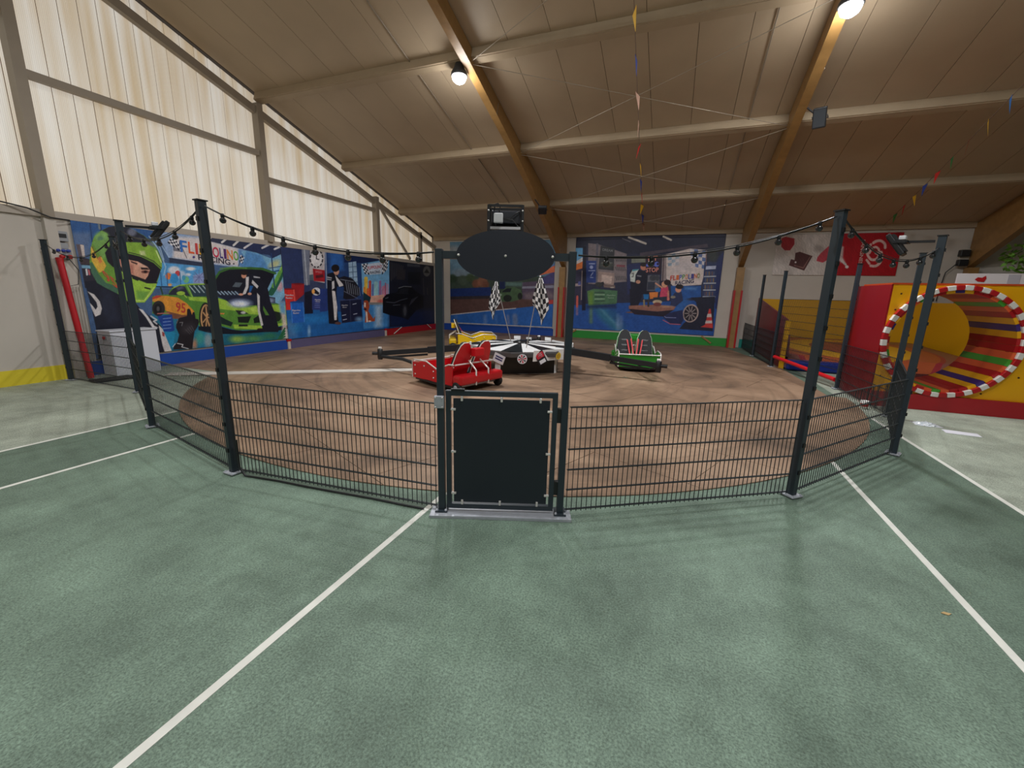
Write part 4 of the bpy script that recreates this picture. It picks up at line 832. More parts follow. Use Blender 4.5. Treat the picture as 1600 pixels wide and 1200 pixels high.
    g.z(*Z5).poly([(0, 640), (120, 655), (260, 680), (340, 770), (460, 990), (300, 1060), (230, 980), (150, 850), (90, 1010), (-20, 1060), (20, 800)], NAVY).poly([(45, 720), (102, 712), (95, 900), (45, 1020), (-20, 1040), (45, 880)], (196, 192, 194)).poly([(165, 768), (275, 882), (250, 925), (150, 825)], (190, 186, 188)).poly([(180, 700), (300, 720), (300, 740), (190, 730)], (170, 170, 178)).ell(12, 690, 46, 52, (206, 140, 112)).ell(20, 640, 66, 44, (36, 28, 30)).poly([(120, 870), (180, 880), (130, 1000), (100, 1000)], (30, 90, 160))
    g.z(*Z6).ell(70, 214, 40, 20, SKIN).ell(215, 204, 34, 22, SKIN).ell(390, 795, 50, 18, (40, 30, 34))
    g.poly([(700, 330), (800, 340), (860, 960), (740, 960), (760, 700), (730, 500)], (206, 186, 178), .9, 4).poly([(700, 330), (800, 340), (815, 540), (730, 520)], (86, 150, 196), .9, 5)
    for k in range(5): g.line([(680, 980), (800, 780+k*45)], 26, (36, 104, 66))
    g.grain(.05, 3)
def draw_garage(g):
    Z5, Z6, Z7, Z8 = (380, 370, 11.43), (370, 440, 10.667), (500, 380, 8), (560, 400, 10.9)
    g.z(*Z6).poly([(600, 300), (900, 440), (1700, 430), (4000, 300), (4000, 1200), (600, 1300)], (24, 88, 158)).poly([(820, 640), (1000, 700), (1000, 920), (840, 940)], (84, 120, 160), .6, 8).ell(1250, 620, 260, 60, (30, 116, 186), .7, 8).ell(1205, 830, 20, 70, (170, 196, 220), .8, 4).ell(1000, 780, 90, 60, (30, 120, 180), .6, 8)
    g.z(*Z5).poly([(1040, 190), (1190, 215), (1230, 860), (1090, 860)], (104, 110, 128)).line([(1090, 220), (1140, 860)], 18, (160, 164, 172)).poly([(1180, 215), (1490, 255), (1500, 1000), (1190, 1000)], (52, 60, 92)).poly([(1190, 220), (1470, 258), (1480, 830), (1265, 790), (1180, 680)], (176, 168, 170))
    g.ell(1308, 388, 122, 168, (32, 32, 40)).ell(1308, 388, 100, 146, (206, 202, 204)).line([(1308, 290), (1308, 395), (1350, 405)], 16, (30, 30, 36))
    for k in range(12): g.ell(1308+110*math.sin(k*PI/6), 388-157*math.cos(k*PI/6), 10, 12, (222, 218, 218))
    g.poly([(1242, 568), (1455, 598), (1470, 806), (1262, 788)], (158, 26, 36)).poly([(1290, 690), (1420, 670), (1440, 720), (1300, 740)], (70, 26, 34), .9, 2).poly([(1180, 680), (1250, 670), (1260, 780), (1190, 780)], (70, 86, 96))
    g.z(*Z6).poly([(1130, 180), (1270, 140), (1270, 530), (1130, 540)], (22, 24, 42)).poly([(1255, 230), (1520, 250), (1520, 480), (1255, 470)], (42, 54, 116))
    for k in range(5): g.line([(1300, 300+k*32), (1510, 300+k*32)], 8, (120, 130, 190), .8)
    g.ell(1325, 165, 70, 66, (200, 200, 208)).poly([(1260, 150), (1300, 120), (1380, 190), (1360, 220), (1280, 190)], (26, 26, 38)).ell(1275, 165, 26, 40, (222, 150, 70))
    g.poly([(912, 30), (1122, 40), (1122, 210), (980, 330), (912, 330)], (150, 28, 34)).ell(1018, 38, 104, 14, (110, 24, 30)).poly([(772, 124), (962, 124), (990, 340), (985, 470), (808, 474)], (196, 40, 36)).ell(866, 124, 95, 14, (120, 26, 30)).line([(950, 140), (965, 330)], 14, (226, 100, 90), .8)
    g.poly([(888, 346), (1112, 336), (1132, 672), (918, 694)], (26, 86, 176)).ell(1000, 340, 110, 14, (18, 60, 130)).line([(905, 360), (925, 690)], 12, (70, 136, 210), .8).line([(1105, 350), (1125, 670)], 10, (70, 136, 210), .8)
    # middle: wall, window, mechanic at an engine
    g.z(*Z7).poly([(60, 60), (880, 190), (900, 760), (520, 780), (300, 860), (60, 840)], (32, 60, 112)).poly([(290, 110), (880, 190), (870, 260), (300, 240)], (20, 34, 76)).poly([(120, 110), (280, 130), (300, 330), (130, 380)], (40, 96, 176), .8, 6).poly([(355, 242), (452, 226), (476, 560), (370, 530)], (140, 170, 196))
    for k in range(4): g.line([(360, 300+k*65), (470, 290+k*65)], 7, (60, 84, 120))
    g.line([(405, 235), (420, 540)], 8, (60, 84, 120)).poly([(0, 560), (90, 580), (90, 850), (0, 860)], (34, 52, 116)).line([(70, 110), (85, 560)], 14, (150, 160, 176), .8)
    g.poly([(215, 440), (300, 410), (400, 438), (455, 500), (500, 570), (495, 650), (380, 725), (290, 690), (300, 560)], (26, 26, 36))
    for k in range(7): g.line([(320+k*28, 470+k*14), (345+k*26, 620+k*6)], 7, (150, 156, 170), .8)
    g.line([(240, 450), (420, 480)], 8, (120, 126, 140)).line([(300, 600), (470, 690)], 8, (96, 100, 120)).poly([(250, 716), (515, 696), (532, 965), (275, 1000)], (24, 28, 56)).line([(250, 716), (515, 696)], 12, (54, 62, 100)).line([(375, 710), (385, 985)], 6, (60, 66, 96))
    for (x, y) in ((300, 900), (430, 760), (440, 885), (310, 955)): g.line([(x-20, y+4), (x+22, y-6)], 9, (170, 176, 196))
    g.poly([(90, 385), (150, 365), (205, 380), (290, 515), (270, 548), (215, 540), (205, 600), (212, 800), (232, 980), (255, 1015), (112, 1005), (98, 800), (90, 560)], (20, 22, 34)).poly([(148, 590), (188, 600), (216, 800), (208, 962), (180, 962), (164, 760)], (198, 192, 192)).poly([(148, 480), (178, 468), (182, 560), (150, 582)], (190, 186, 190)).poly([(188, 398), (284, 508), (292, 532), (240, 545), (208, 474)], (200, 196, 198)).line([(92, 425), (142, 435)], 12, (180, 180, 190)).line([(92, 450), (140, 460)], 10, (180, 180, 190)).ell(205, 355, 34, 44, (196, 140, 116)).ell(192, 312, 50, 46, (30, 24, 26)).ell(225, 1000, 40, 18, (90, 60, 56))
    # city poster, dog
    g.poly([(515, 258), (800, 206), (866, 212), (866, 640), (800, 770), (620, 745), (530, 630)], (104, 164, 208)).chk([(518, 260), (600, 250), (640, 395), (560, 385)], 4, 6, (30, 30, 44), (206, 206, 212)).chk([(775, 225), (856, 205), (840, 330), (775, 395)], 4, 6, (30, 30, 44), (206, 206, 212)).poly([(590, 262), (785, 232), (780, 300), (765, 385), (630, 392), (590, 320)], (184, 196, 214))
    for (x, y0, y1, wd, c) in ((575, 440, 650, 44, (222, 180, 60)), (556, 560, 660, 30, (214, 130, 50)), (625, 480, 700, 30, (196, 60, 44)), (600, 580, 680, 36, (214, 96, 50)), (660, 520, 650, 18, (90, 96, 160)), (700, 500, 660, 50, (140, 190, 200)), (752, 480, 670, 26, (150, 96, 150)), (800, 560, 680, 60, (186, 120, 150)), (818, 500, 640, 14, (170, 80, 110)), (845, 520, 640, 24, (176, 140, 170))): g.line([(x, y0), (x, y1)], wd, c)
    g.poly([(540, 610), (640, 680), (630, 745), (545, 720)], (22, 50, 62)).poly([(640, 660), (800, 640), (800, 770), (620, 745)], (214, 160, 140)).ell(765, 725, 40, 22, (190, 70, 66), .8, 3).poly([(600, 740), (800, 742), (800, 772), (600, 770)], (120, 118, 116))
    g.poly([(530, 770), (870, 770), (870, 1040), (545, 1070)], (54, 124, 190)).poly([(690, 775), (780, 775), (770, 1045), (690, 1050)], (176, 196, 216), .85, 8).ell(490, 950, 40, 26, (130, 176, 214), .8, 5)
    g.poly([(548, 722), (575, 710), (602, 722), (620, 790), (604, 850), (650, 920), (668, 945), (690, 910), (685, 975), (560, 992), (572, 880), (545, 800)], (160, 66, 36)).poly([(552, 740), (572, 745), (570, 800), (552, 795)], (226, 206, 190)).poly([(572, 850), (590, 860), (600, 985), (580, 990)], (222, 200, 186)).ell(565, 825, 18, 12, (40, 24, 24)).ell(622, 975, 20, 10, (222, 200, 186))
    # dark bay with the dark car
    g.poly([(866, 205), (1450, 275), (1450, 1010), (870, 1050)], (22, 24, 40)).poly([(870, 880), (1450, 820), (1450, 1010), (870, 1050)], (16, 28, 66), 1, 8)
    for k in range(8): g.line([(885+k*22, 240+k*6), (890+k*20, 470-k*20)], 7, (92, 84, 80), .7)
    g.poly([(1090, 255), (1250, 270), (1250, 300), (1090, 290)], (60, 62, 72)).poly([(1100, 360), (1255, 365), (1255, 520), (1100, 510)], (14, 16, 26)).poly([(960, 320), (1070, 330), (1060, 460), (960, 450)], (44, 40, 46)).ell(1335, 350, 46, 66, (84, 84, 84)).poly([(1300, 370), (1335, 320), (1370, 375)], (24, 24, 30)).line([(1290, 440), (1300, 640)], 10, (52, 50, 54)).line([(1340, 560), (1345, 640)], 10, (52, 50, 54))
    g.poly([(785, 690), (830, 640), (955, 615), (1000, 550), (1050, 535), (1140, 540), (1200, 600), (1290, 660), (1295, 800), (1200, 840), (1100, 960), (1030, 930), (880, 900), (785, 870)], (10, 11, 18)).line([(985, 560), (1050, 540), (1140, 545)], 10, (104, 108, 116)).line([(960, 625), (1100, 630)], 6, (40, 42, 52)).poly([(985, 620), (1010, 562), (1110, 558), (1100, 625)], (24, 26, 34)).line([(830, 735), (930, 745), (1000, 715), (1090, 690)], 9, (66, 70, 84)).line([(915, 775), (1000, 770)], 9, (70, 74, 88)).line([(820, 690), (850, 680)], 10, (90, 96, 110)).ell(1060, 850, 34, 90, (30, 31, 38)).ell(1062, 850, 18, 60, (70, 72, 80), .8)
    for k in range(6): g.line([(1120+k*18, 780-k*20), (1150+k*14, 700-k*6)], 7, (70, 72, 86), .8)
    g.grain(.05, 4)
def draw_track(g):
    Z9, Z10 = (695, 370, 7.5), (780, 400, 9.23)
    g.z(*Z9).poly([(0, 0), (1500, 0), (1500, 500), (0, 500)], (84, 124, 152)).ell(100, 150, 90, 40, (150, 146, 146), .8, 6).ell(220, 430, 150, 60, (120, 130, 140), .8, 6).ell(600, 300, 500, 160, (110, 140, 160), .6, 30)
    g.poly([(40, 470), (500, 450), (1400, 470), (1400, 640), (40, 640)], (56, 70, 60))
    for (x, y, r, c) in ((90, 490, 50, (44, 62, 44)), (210, 510, 60, (70, 84, 70)), (300, 480, 50, (60, 76, 50)), (370, 550, 50, (124, 74, 56)), (440, 530, 60, (134, 84, 64)), (480, 560, 40, (110, 66, 50))): g.ell(x, y, r, r, c, .9, 3)
    g.poly([(40, 610), (540, 590), (540, 700), (40, 705)], (26, 46, 104)).poly([(640, 520), (710, 520), (710, 610), (640, 610)], (26, 38, 80)).poly([(40, 735), (700, 690), (1500, 650), (1500, 860), (500, 880), (40, 920)], (88, 62, 58)).poly([(40, 700), (560, 690), (560, 725), (40, 735)], (50, 44, 50))
    g.poly([(40, 920), (500, 872), (900, 830), (1500, 760), (1500, 1080), (40, 1010)], (36, 92, 172)).line([(80, 912), (500, 868), (830, 838)], 10, (190, 184, 186))
    for x, w_, c in ((130, 30, (90, 130, 190)), (470, 40, (120, 140, 180)), (740, 30, (170, 150, 170)), (600, 20, (90, 130, 190)), (820, 60, (150, 140, 150))): g.line([(x, 930), (x+6, 1010)], w_, c, .5, 4)
    g.line([(40, 1005), (1500, 1075)], 12, (176, 168, 168)).poly([(0, 1012), (1500, 1085), (1500, 1200), (0, 1200)], (24, 68, 150))
    g.z(*Z10).poly([(330, 380), (1000, 330), (1000, 640), (330, 620)], (84, 70, 92)).poly([(330, 440), (820, 420), (820, 460), (330, 470)], (130, 130, 150)).poly([(600, 330), (820, 200), (1000, 200), (1000, 400), (620, 400)], (70, 66, 120)).poly([(560, 285), (840, 105), (1000, 60), (1000, 200), (830, 225)], (214, 104, 66)).poly([(740, 160), (840, 60), (830, 130)], (96, 130, 190)).poly([(600, 640), (1000, 620), (1000, 690), (600, 690)], (180, 54, 56)).ell(620, 560, 60, 40, (120, 60, 60), .8, 4).poly([(360, 540), (700, 500), (800, 560), (760, 620), (380, 620)], (120, 104, 110), .8, 6)
    g.poly([(-20, 560), (40, 500), (100, 455), (220, 445), (310, 490), (340, 560), (320, 620), (180, 660), (-20, 660)], (70, 96, 66)).poly([(50, 505), (110, 465), (180, 465), (160, 520), (40, 525)], (28, 34, 40)).ell(120, 610, 60, 50, (34, 40, 36)).ell(300, 580, 34, 50, (34, 38, 36)).ell(10, 560, 30, 18, (150, 170, 150), .8).poly([(90, 370), (330, 380), (330, 440), (90, 430)], (96, 130, 126), .8, 4)
    g.grain(.05, 5)
def draw_pit(g):
    Z11, Z12, Z13, Z14 = (895, 360, 12), (895, 440, 13.33), (1000, 360, 11.43), (1000, 430, 11.43)
    g.z(*Z12).poly([(-100, 480), (3000, 380), (3000, 1200), (-100, 1200)], (34, 78, 156)).poly([(420, 520), (700, 560), (1050, 1000), (880, 1040), (560, 760)], (44, 116, 140), .8, 10).poly([(560, 560), (620, 600), (1000, 960), (960, 980)], (110, 160, 186), .6, 6).poly([(700, 560), (900, 600), (1100, 940), (1000, 960)], (30, 86, 130), .7, 8).ell(940, 860, 26, 120, (140, 160, 200), .8, 6).ell(1010, 860, 18, 80, (130, 140, 180), .8, 6).line([(90, 540), (90, 680)], 26, (200, 120, 130), .8, 4).line([(380, 560), (380, 840)], 44, (120, 150, 70), .8, 6)
    g.z(*Z11).poly([(60, 100), (3000, 80), (3000, 480), (1000, 440), (300, 260), (60, 350)], (36, 38, 62)).line([(1050, 130), (1365, 245)], 36, (206, 196, 186)).line([(930, 150), (1080, 215)], 14, (110, 106, 116))
    g.poly([(50, 330), (200, 330), (190, 600), (50, 610)], (92, 160, 210)).poly([(50, 640), (190, 575), (180, 715), (60, 750)], (226, 116, 50)).poly([(40, 600), (190, 500), (190, 580), (50, 645)], (214, 206, 206)).poly([(40, 750), (190, 710), (180, 1400), (20, 1400)], (52, 50, 76)).poly([(30, 1000), (150, 990), (150, 1040), (30, 1050)], (170, 150, 150)).poly([(100, 960), (150, 950), (150, 1020), (100, 1030)], (80, 84, 150)).line([(175, 760), (160, 1300)], 12, (170, 150, 140)).poly([(190, 300), (255, 300), (240, 1500), (170, 1500)], (26, 28, 52))
    g.poly([(290, 240), (480, 260), (1010, 440), (1010, 960), (440, 1010), (290, 1000)], (128, 116, 120)).line([(460, 260), (440, 1000)], 40, (98, 96, 112)).poly([(250, 568), (444, 570), (432, 980), (255, 980)], (36, 58, 130)).ell(350, 690, 34, 34, (150, 160, 200), .9).line([(310, 625), (410, 625)], 22, (150, 160, 200), .9).line([(300, 755), (415, 755)], 18, (150, 160, 200), .9).line([(340, 850), (380, 790)], 18, (150, 160, 200), .9).line([(330, 880), (380, 885)], 16, (150, 160, 200), .9)
    g.poly([(525, 285), (785, 338), (765, 755), (480, 725)], (56, 58, 64)).ell(640, 640, 110, 50, (84, 90, 80), .9, 4).line([(540, 610), (740, 610)], 10, (130, 130, 130)).poly([(480, 770), (780, 800), (770, 1030), (470, 1000)], (160, 136, 130)).poly([(545, 830), (740, 860), (720, 1000), (540, 980)], (196, 172, 164))
    for k in range(12): g.line([(800+(k % 6)*34, 520+(k//6)*170), (830+(k % 6)*32, 580+(k//6)*170)], 12, (64, 62, 72)); g.line([(806+(k % 6)*34, 860), (826+(k % 6)*34, 930)], 12, (80, 78, 84))
    g.poly([(820, 640), (980, 650), (980, 690), (820, 680)], (130, 70, 80)).poly([(1020, 640), (1300, 610), (1300, 1200), (1020, 1200)], (42, 50, 96)).poly([(1100, 520), (1380, 480), (1370, 600), (1100, 610)], (124, 128, 116))
    g.z(*Z12).poly([(300, 200), (440, 150), (930, 190), (915, 450), (880, 470), (330, 500)], (74, 116, 84)).poly([(330, 210), (430, 200), (420, 490), (340, 490)], (110, 150, 50), .8, 5)
    for k in range(5): g.line([(460, 225+k*46), (660, 228+k*44)], 16, (150, 176, 150) if k % 2 else (46, 66, 60))
    g.poly([(440, 60), (640, 0), (660, 60), (560, 130)], (40, 40, 48)).ell(540, 60, 70, 50, (52, 54, 58)).poly([(280, 500), (900, 470), (900, 540), (290, 560)], (26, 34, 66), .8, 6).poly([(640, 60), (880, 80), (880, 140), (650, 120)], (120, 100, 96)).ell(820, 122, 40, 14, (176, 166, 156))
    g.line([(95, 310), (90, 520)], 44, (206, 90, 80))
    # man with folded arms
    g.poly([(1180, 160), (1420, 60), (1440, 320), (1310, 620), (1200, 625), (1190, 400)], (32, 32, 50)).ell(1230, 640, 120, 18, (110, 80, 80))
    g.z(*Z11).poly([(1080, 745), (1220, 728), (1300, 755), (1420, 800), (1440, 1200), (1100, 1200), (1078, 960)], (30, 31, 50)).poly([(1120, 738), (1240, 728), (1180, 830), (1165, 975), (1080, 955), (1072, 830)], (196, 204, 200)).poly([(1120, 735), (1240, 725), (1220, 745), (1120, 770)], (70, 150, 170)).line([(1110, 810), (1140, 800), (1130, 870), (1105, 870)], 12, (60, 60, 64)).ell(1225, 965, 44, 34, (196, 140, 116)).ell(1330, 690, 62, 60, (206, 130, 104)).ell(1330, 640, 66, 40, (40, 34, 40)).line([(1215, 850), (1275, 860)], 26, (150, 150, 160), .8)
    # neon sign, poster, fridge
    g.z(*Z13).line([(0, 200), (105, 240)], 30, (206, 196, 186)).line([(420, 110), (555, 172)], 34, (206, 196, 186)).poly([(0, 400), (1200, 240), (1220, 300), (480, 380), (0, 470)], (76, 66, 80)).poly([(400, 440), (480, 420), (470, 900), (380, 900)], (140, 126, 128)).line([(425, 450), (405, 900)], 16, (70, 54, 62)).poly([(95, 445), (395, 455), (372, 785), (105, 775)], (50, 36, 54))
    g.poly([(140, 800), (350, 800), (350, 1080), (120, 1080)], (100, 100, 112)).ell(230, 850, 60, 50, (64, 66, 76)).ell(310, 850, 40, 50, (64, 66, 76)).poly([(140, 920), (270, 920), (260, 1060), (130, 1060)], (52, 56, 74))
    g.line([(130, 625), (270, 610)], 46, (96, 116, 226)).line([(150, 625), (260, 614)], 16, (50, 36, 60)).ell(300, 605, 42, 46, (96, 116, 226)).ell(318, 600, 20, 22, (50, 36, 60))
    g.poly([(470, 425), (900, 325), (1195, 352), (1170, 700), (1095, 970), (600, 1005), (470, 860)], (206, 190, 186))
    g.chk([(890, 330), (1190, 360), (1160, 690), (930, 640)], 4, 5, (84, 110, 170), (206, 200, 204)).chk([(500, 430), (700, 390), (700, 620), (500, 640)], 3, 4, (130, 156, 180), (204, 196, 198)).poly([(640, 500), (960, 520), (960, 740), (560, 780)], (196, 186, 190), .8, 14)
    g.poly([(1150, 560), (1400, 560), (1360, 1300), (1100, 1300)], (44, 56, 100)).poly([(1180, 640), (1360, 630), (1350, 690), (1170, 700)], (176, 184, 214))
    for k in range(4):
        g.line([(1150-k*8, 825+k*120), (1360-k*6, 820+k*122)], 20, (176, 180, 190))
        for j in range(6): g.line([(1180+j*28-k*8, 740+k*120), (1178+j*28-k*8, 800+k*120)], 15, ((120, 90, 80), (86, 96, 130), (150, 120, 70), (84, 80, 100))[(j+k) % 4])
    g.poly([(1370, 520), (1490, 380), (1440, 1400), (1340, 1400)], (34, 44, 96)).ell(1300, 450, 90, 120, (60, 66, 62), .8, 6).line([(1180, 360), (1180, 620)], 14, (140, 100, 90))
    # lounge of car parts
    g.z(*Z14).poly([(550, 190), (1090, 190), (1090, 390), (1000, 400), (800, 420), (760, 620), (620, 640), (560, 420)], (36, 84, 160)).poly([(800, 215), (1020, 220), (1000, 260), (800, 250)], (90, 140, 200), .8, 4).poly([(640, 480), (830, 400), (900, 480), (820, 640), (640, 640)], (44, 96, 170), .9, 6).poly([(900, 400), (1340, 380), (1300, 1000), (700, 960), (780, 860), (1030, 640), (1000, 480)], (34, 36, 56))
    g.ell(905, 680, 138, 166, (176, 152, 146), 1, .8, .35).ell(903, 682, 116, 142, (40, 34, 44), 1, .8, .35)
    for k in range(10): g.line([(903, 682), (903+100*math.cos(k*.628), 682+124*math.sin(k*.628))], 16, (150, 136, 136))
    g.ell(903, 682, 26, 30, (60, 50, 58)).poly([(400, 700), (760, 620), (780, 800), (720, 890), (560, 880), (420, 760)], (38, 44, 86)).line([(420, 720), (460, 755), (640, 760)], 10, (130, 140, 190)).line([(410, 800), (540, 870), (720, 880)], 14, (190, 90, 110))
    g.poly([(380, 212), (500, 200), (530, 440), (490, 450), (350, 390)], (206, 66, 100)).line([(390, 220), (280, 145)], 26, (214, 150, 124)).line([(505, 290), (505, 440)], 30, (206, 130, 110)).ell(440, 165, 56, 58, (220, 156, 124)).ell(490, 130, 62, 50, (44, 28, 34)).ell(320, 265, 52, 40, (40, 100, 176)).poly([(165, 305), (325, 300), (312, 410), (178, 425)], (230, 126, 56)).poly([(230, 400), (480, 380), (480, 460), (250, 440)], (40, 52, 70))
    g.poly([(620, 315), (740, 295), (770, 450), (640, 560), (540, 540), (560, 400)], (46, 54, 92)).ell(685, 255, 54, 56, (216, 144, 116)).ell(705, 205, 70, 44, (40, 28, 34)).ell(590, 390, 44, 24, (150, 140, 120), .9)
    g.poly([(-200, 545), (300, 525), (640, 560), (600, 622), (300, 650), (-200, 600)], (150, 100, 86)).poly([(-200, 600), (300, 650), (600, 622), (420, 740), (-100, 700)], (42, 34, 50)).ell(310, 480, 84, 40, (196, 172, 140)).ell(310, 520, 70, 34, (120, 60, 60)).line([(70, 450), (75, 550)], 30, (150, 130, 96)).line([(150, 430), (150, 550)], 34, (60, 54, 56)).poly([(60, 340), (160, 340), (150, 430), (70, 430)], (30, 110, 180)).ell(480, 560, 90, 16, (190, 150, 120), .8, 3)
    g.poly([(1235, 600), (1262, 600), (1300, 900), (1300, 945), (1080, 925), (1160, 885)], (200, 56, 54)).poly([(1205, 690), (1272, 690), (1278, 750), (1190, 750)], (206, 190, 186)).poly([(1175, 810), (1285, 810), (1290, 860), (1162, 860)], (206, 190, 186))
    g.grain(.05, 6)
bnA = banner('mural_banner', 'large banner showing a driver in green helmet and a green sports car', (LW, 5.3, .36), (0, 1, 0), (0, 0, 1), 5.1, 3.02, 520, 310, draw_driver, (64, 92, 134), 1.15)
bnB = banner('mural_banner', 'long banner showing oil drums, a mechanic, a dog and a dark car', (LW, 10.41, .33), (0, 1, 0), (0, 0, 1), 9.25, 3.08, 560, 260, draw_garage, (40, 52, 92), 1.25)
bnC = banner('mural_banner', 'banner on the back wall showing a race track behind the oval sign', (-9.2, BW_, .3), (1, 0, 0), (0, 0, 1), 5.65, 4.22, 270, 230, draw_track, (24, 26, 44), 1.25)
bnD = banner('mural_banner', 'banner on the back wall showing a pit stop garage lounge', (-2.58, BW_, .44), (1, 0, 0), (0, 0, 1), 6.2, 4.2, 380, 260, draw_pit, (44, 48, 74), 1.25, wave=.012)
# lettering on the banners (letters keep their own colours)
def rowtext(parent, n, d, word, xs, base, hts, cols, slant=0.0):
    for k, ch in enumerate(word):
        (xa, xb) = xs[k]; ya, yb = base(xa), base(xb)
        txt_on(parent, n, d, ch, (xa, ya), (xb, yb), (slant, -hts(xa)), cols[k])
xs = [(282.2, 293), (295, 304), (306, 310), (312, 320.5), (322, 331.5), (333, 343), (344, 349), (350.5, 354.5), (355.5, 364.5), (365.5, 373.3)]
rowtext(bnA, NL, DL_, 'FLIPPOLINO', xs, lambda x: 393.6+(x-283)*.158, lambda x: 18.6-(x-283)*.042, [(40, 112, 196), (226, 92, 44), (200, 60, 60), (220, 170, 40), (96, 160, 60), (196, 40, 80), (66, 56, 130), (90, 40, 110), (228, 130, 50), (96, 168, 66)], -1.5)
txt_on(bnA, NL, DL_, 'RACING', (310, 406), (360.2, 414.5), (-.6, -9.2), (44, 44, 66))
txt_on(bnA, NL, DL_, '95', (165, 437), (186, 453), (-7, -17), (196, 84, 56)); txt_on(bnA, NL, DL_, '95', (275, 487), (290, 489.5), (0, -15.5), (190, 62, 50))
txt_on(bnB, NL, DL_, 'SPEED', (492.8, 426), (503, 427.2), (0, -3.2), (206, 120, 126))
for (a, b, h) in (((444.9, 463), (458.5, 463.3), 3.6), ((446.8, 467.4), (457, 467.7), 3.4), ((456.3, 487.3), (469.5, 486.8), 3.6), ((458, 491.3), (467.3, 490.9), 3.4), ((492, 469.8), (501, 470), 2.6), ((493.5, 472.4), (500, 472.6), 2.2), ((534, 478.6), (543.4, 478.2), 2.6), ((535.5, 481.6), (542, 481.2), 2.2)):
    txt_on(bnB, NL, DL_, 'Flippolino' if b[0]-a[0] > 8.5 and h != 3.4 else 'Racing', a, b, (0, -h), (200, 196, 206))
txt_on(bnB, NL, DL_, 'FLIPPOLINO', (574.5, 421.5), (596.5, 418.5), (0, -5.2), (196, 66, 76)); txt_on(bnB, NL, DL_, 'RACING', (578.5, 428), (594, 426.4), (0, -4.2), (32, 34, 60))
NEON = (236, 150, 136)
txt_on(bnD, NB, DB_, 'PIT', (1012.8, 407.6), (1027.6, 407), (0, -7.4), NEON); txt_on(bnD, NB, DB_, 'STOP', (1009.2, 425.6), (1029, 424.8), (.2, -6.8), NEON)
xs = [(1047+4.68*k, 1051.2+4.68*k) for k in range(10)]
rowtext(bnD, NB, DB_, 'FLIPPOLINO', xs, lambda x: 438.4-(x-1047)*.085, lambda x: 7.6, [(206, 56, 50), (206, 56, 50), (226, 110, 50), (60, 90, 180), (80, 150, 70), (226, 130, 50), (60, 90, 180), (70, 66, 150), (226, 110, 60), (120, 140, 40)], .6)
txt_on(bnD, NB, DB_, 'RACING', (1054.5, 445.4), (1084, 442), (.5, -6), (50, 50, 90))
txt_on(bnD, NB, DB_, 'Flippolino', (948, 462.8), (961.6, 463), (0, -2.6), (160, 190, 166)); txt_on(bnD, NB, DB_, 'Racing', (949.8, 466.8), (959, 467), (0, -2.6), (160, 190, 166))
txt_on(bnD, NB, DB_, 'DREAM', (941.5, 392), (957.5, 394), (0, -4), (150, 152, 156))
# ------------------------------------------------------------------ ice cream banner on the back wall
def draw_ice(g):
    g.z(1200, 350, 7.27).poly([(-20, 0), (900, 0), (850, 620), (-20, 620)], (196, 186, 180)).poly([(120, 250), (250, 540), (350, 600), (220, 590), (100, 330)], (176, 166, 160), .7, 6).poly([(420, 60), (560, 160), (520, 330), (380, 240)], (206, 198, 194), .8, 8)
    g.poly([(850, 0), (1600, 0), (1600, 650), (770, 650)], (176, 18, 30)).poly([(150, 165), (200, 145), (300, 165), (300, 230), (250, 300), (190, 300), (150, 260)], (172, 36, 46)).poly([(310, 330), (360, 315), (505, 365), (410, 530), (235, 470), (260, 400), (300, 410)], (84, 48, 48)).line([(480, 370), (400, 500), (300, 470)], 12, (130, 90, 84)).poly([(560, 380), (600, 330), (690, 250), (720, 300), (690, 400), (620, 440), (550, 420)], (186, 60, 74)).ell(580, 280, 50, 40, (150, 140, 136), .8, 5).ell(312, 435, 10, 10, (220, 210, 206))
    g.poly([(800, 230), (860, 260), (850, 380), (880, 440), (830, 440), (780, 400)], (206, 196, 192), .9, 3).ell(895, 487, 20, 18, (224, 214, 210)).line([(820, 400), (880, 460)], 26, (206, 196, 192))
    W_ = (214, 176, 170)
    g.curve([(1195, 215), (1230, 195), (1280, 192), (1325, 225), (1330, 270)], 30, W_).curve([(1285, 320), (1292, 380), (1270, 440), (1220, 478), (1165, 475)], 30, W_).curve([(1165, 235), (1130, 290), (1130, 350), (1165, 400), (1215, 405), (1250, 375), (1255, 345), (1225, 330)], 30, W_).curve([(1150, 330), (1175, 285), (1220, 262), (1255, 285), (1262, 330)], 26, W_).curve([(1120, 410), (1150, 450)], 26, W_)
    g.grain(.05, 9)
bi = banner('ice_cream_banner', 'white and red ice cream banner with heart logo hung on the back wall', (5.45, BW_, 2.98), (1, 0, 0), (0, 0, 1), 3.95, 1.52, 330, 130, draw_ice, (186, 176, 170), 1.1, wave=.01)
txt_on(bi, NB, DB_, 'LANGNESE', (1346.9, 374.5), (1340.6, 417), (5.6, .4), (214, 176, 170))

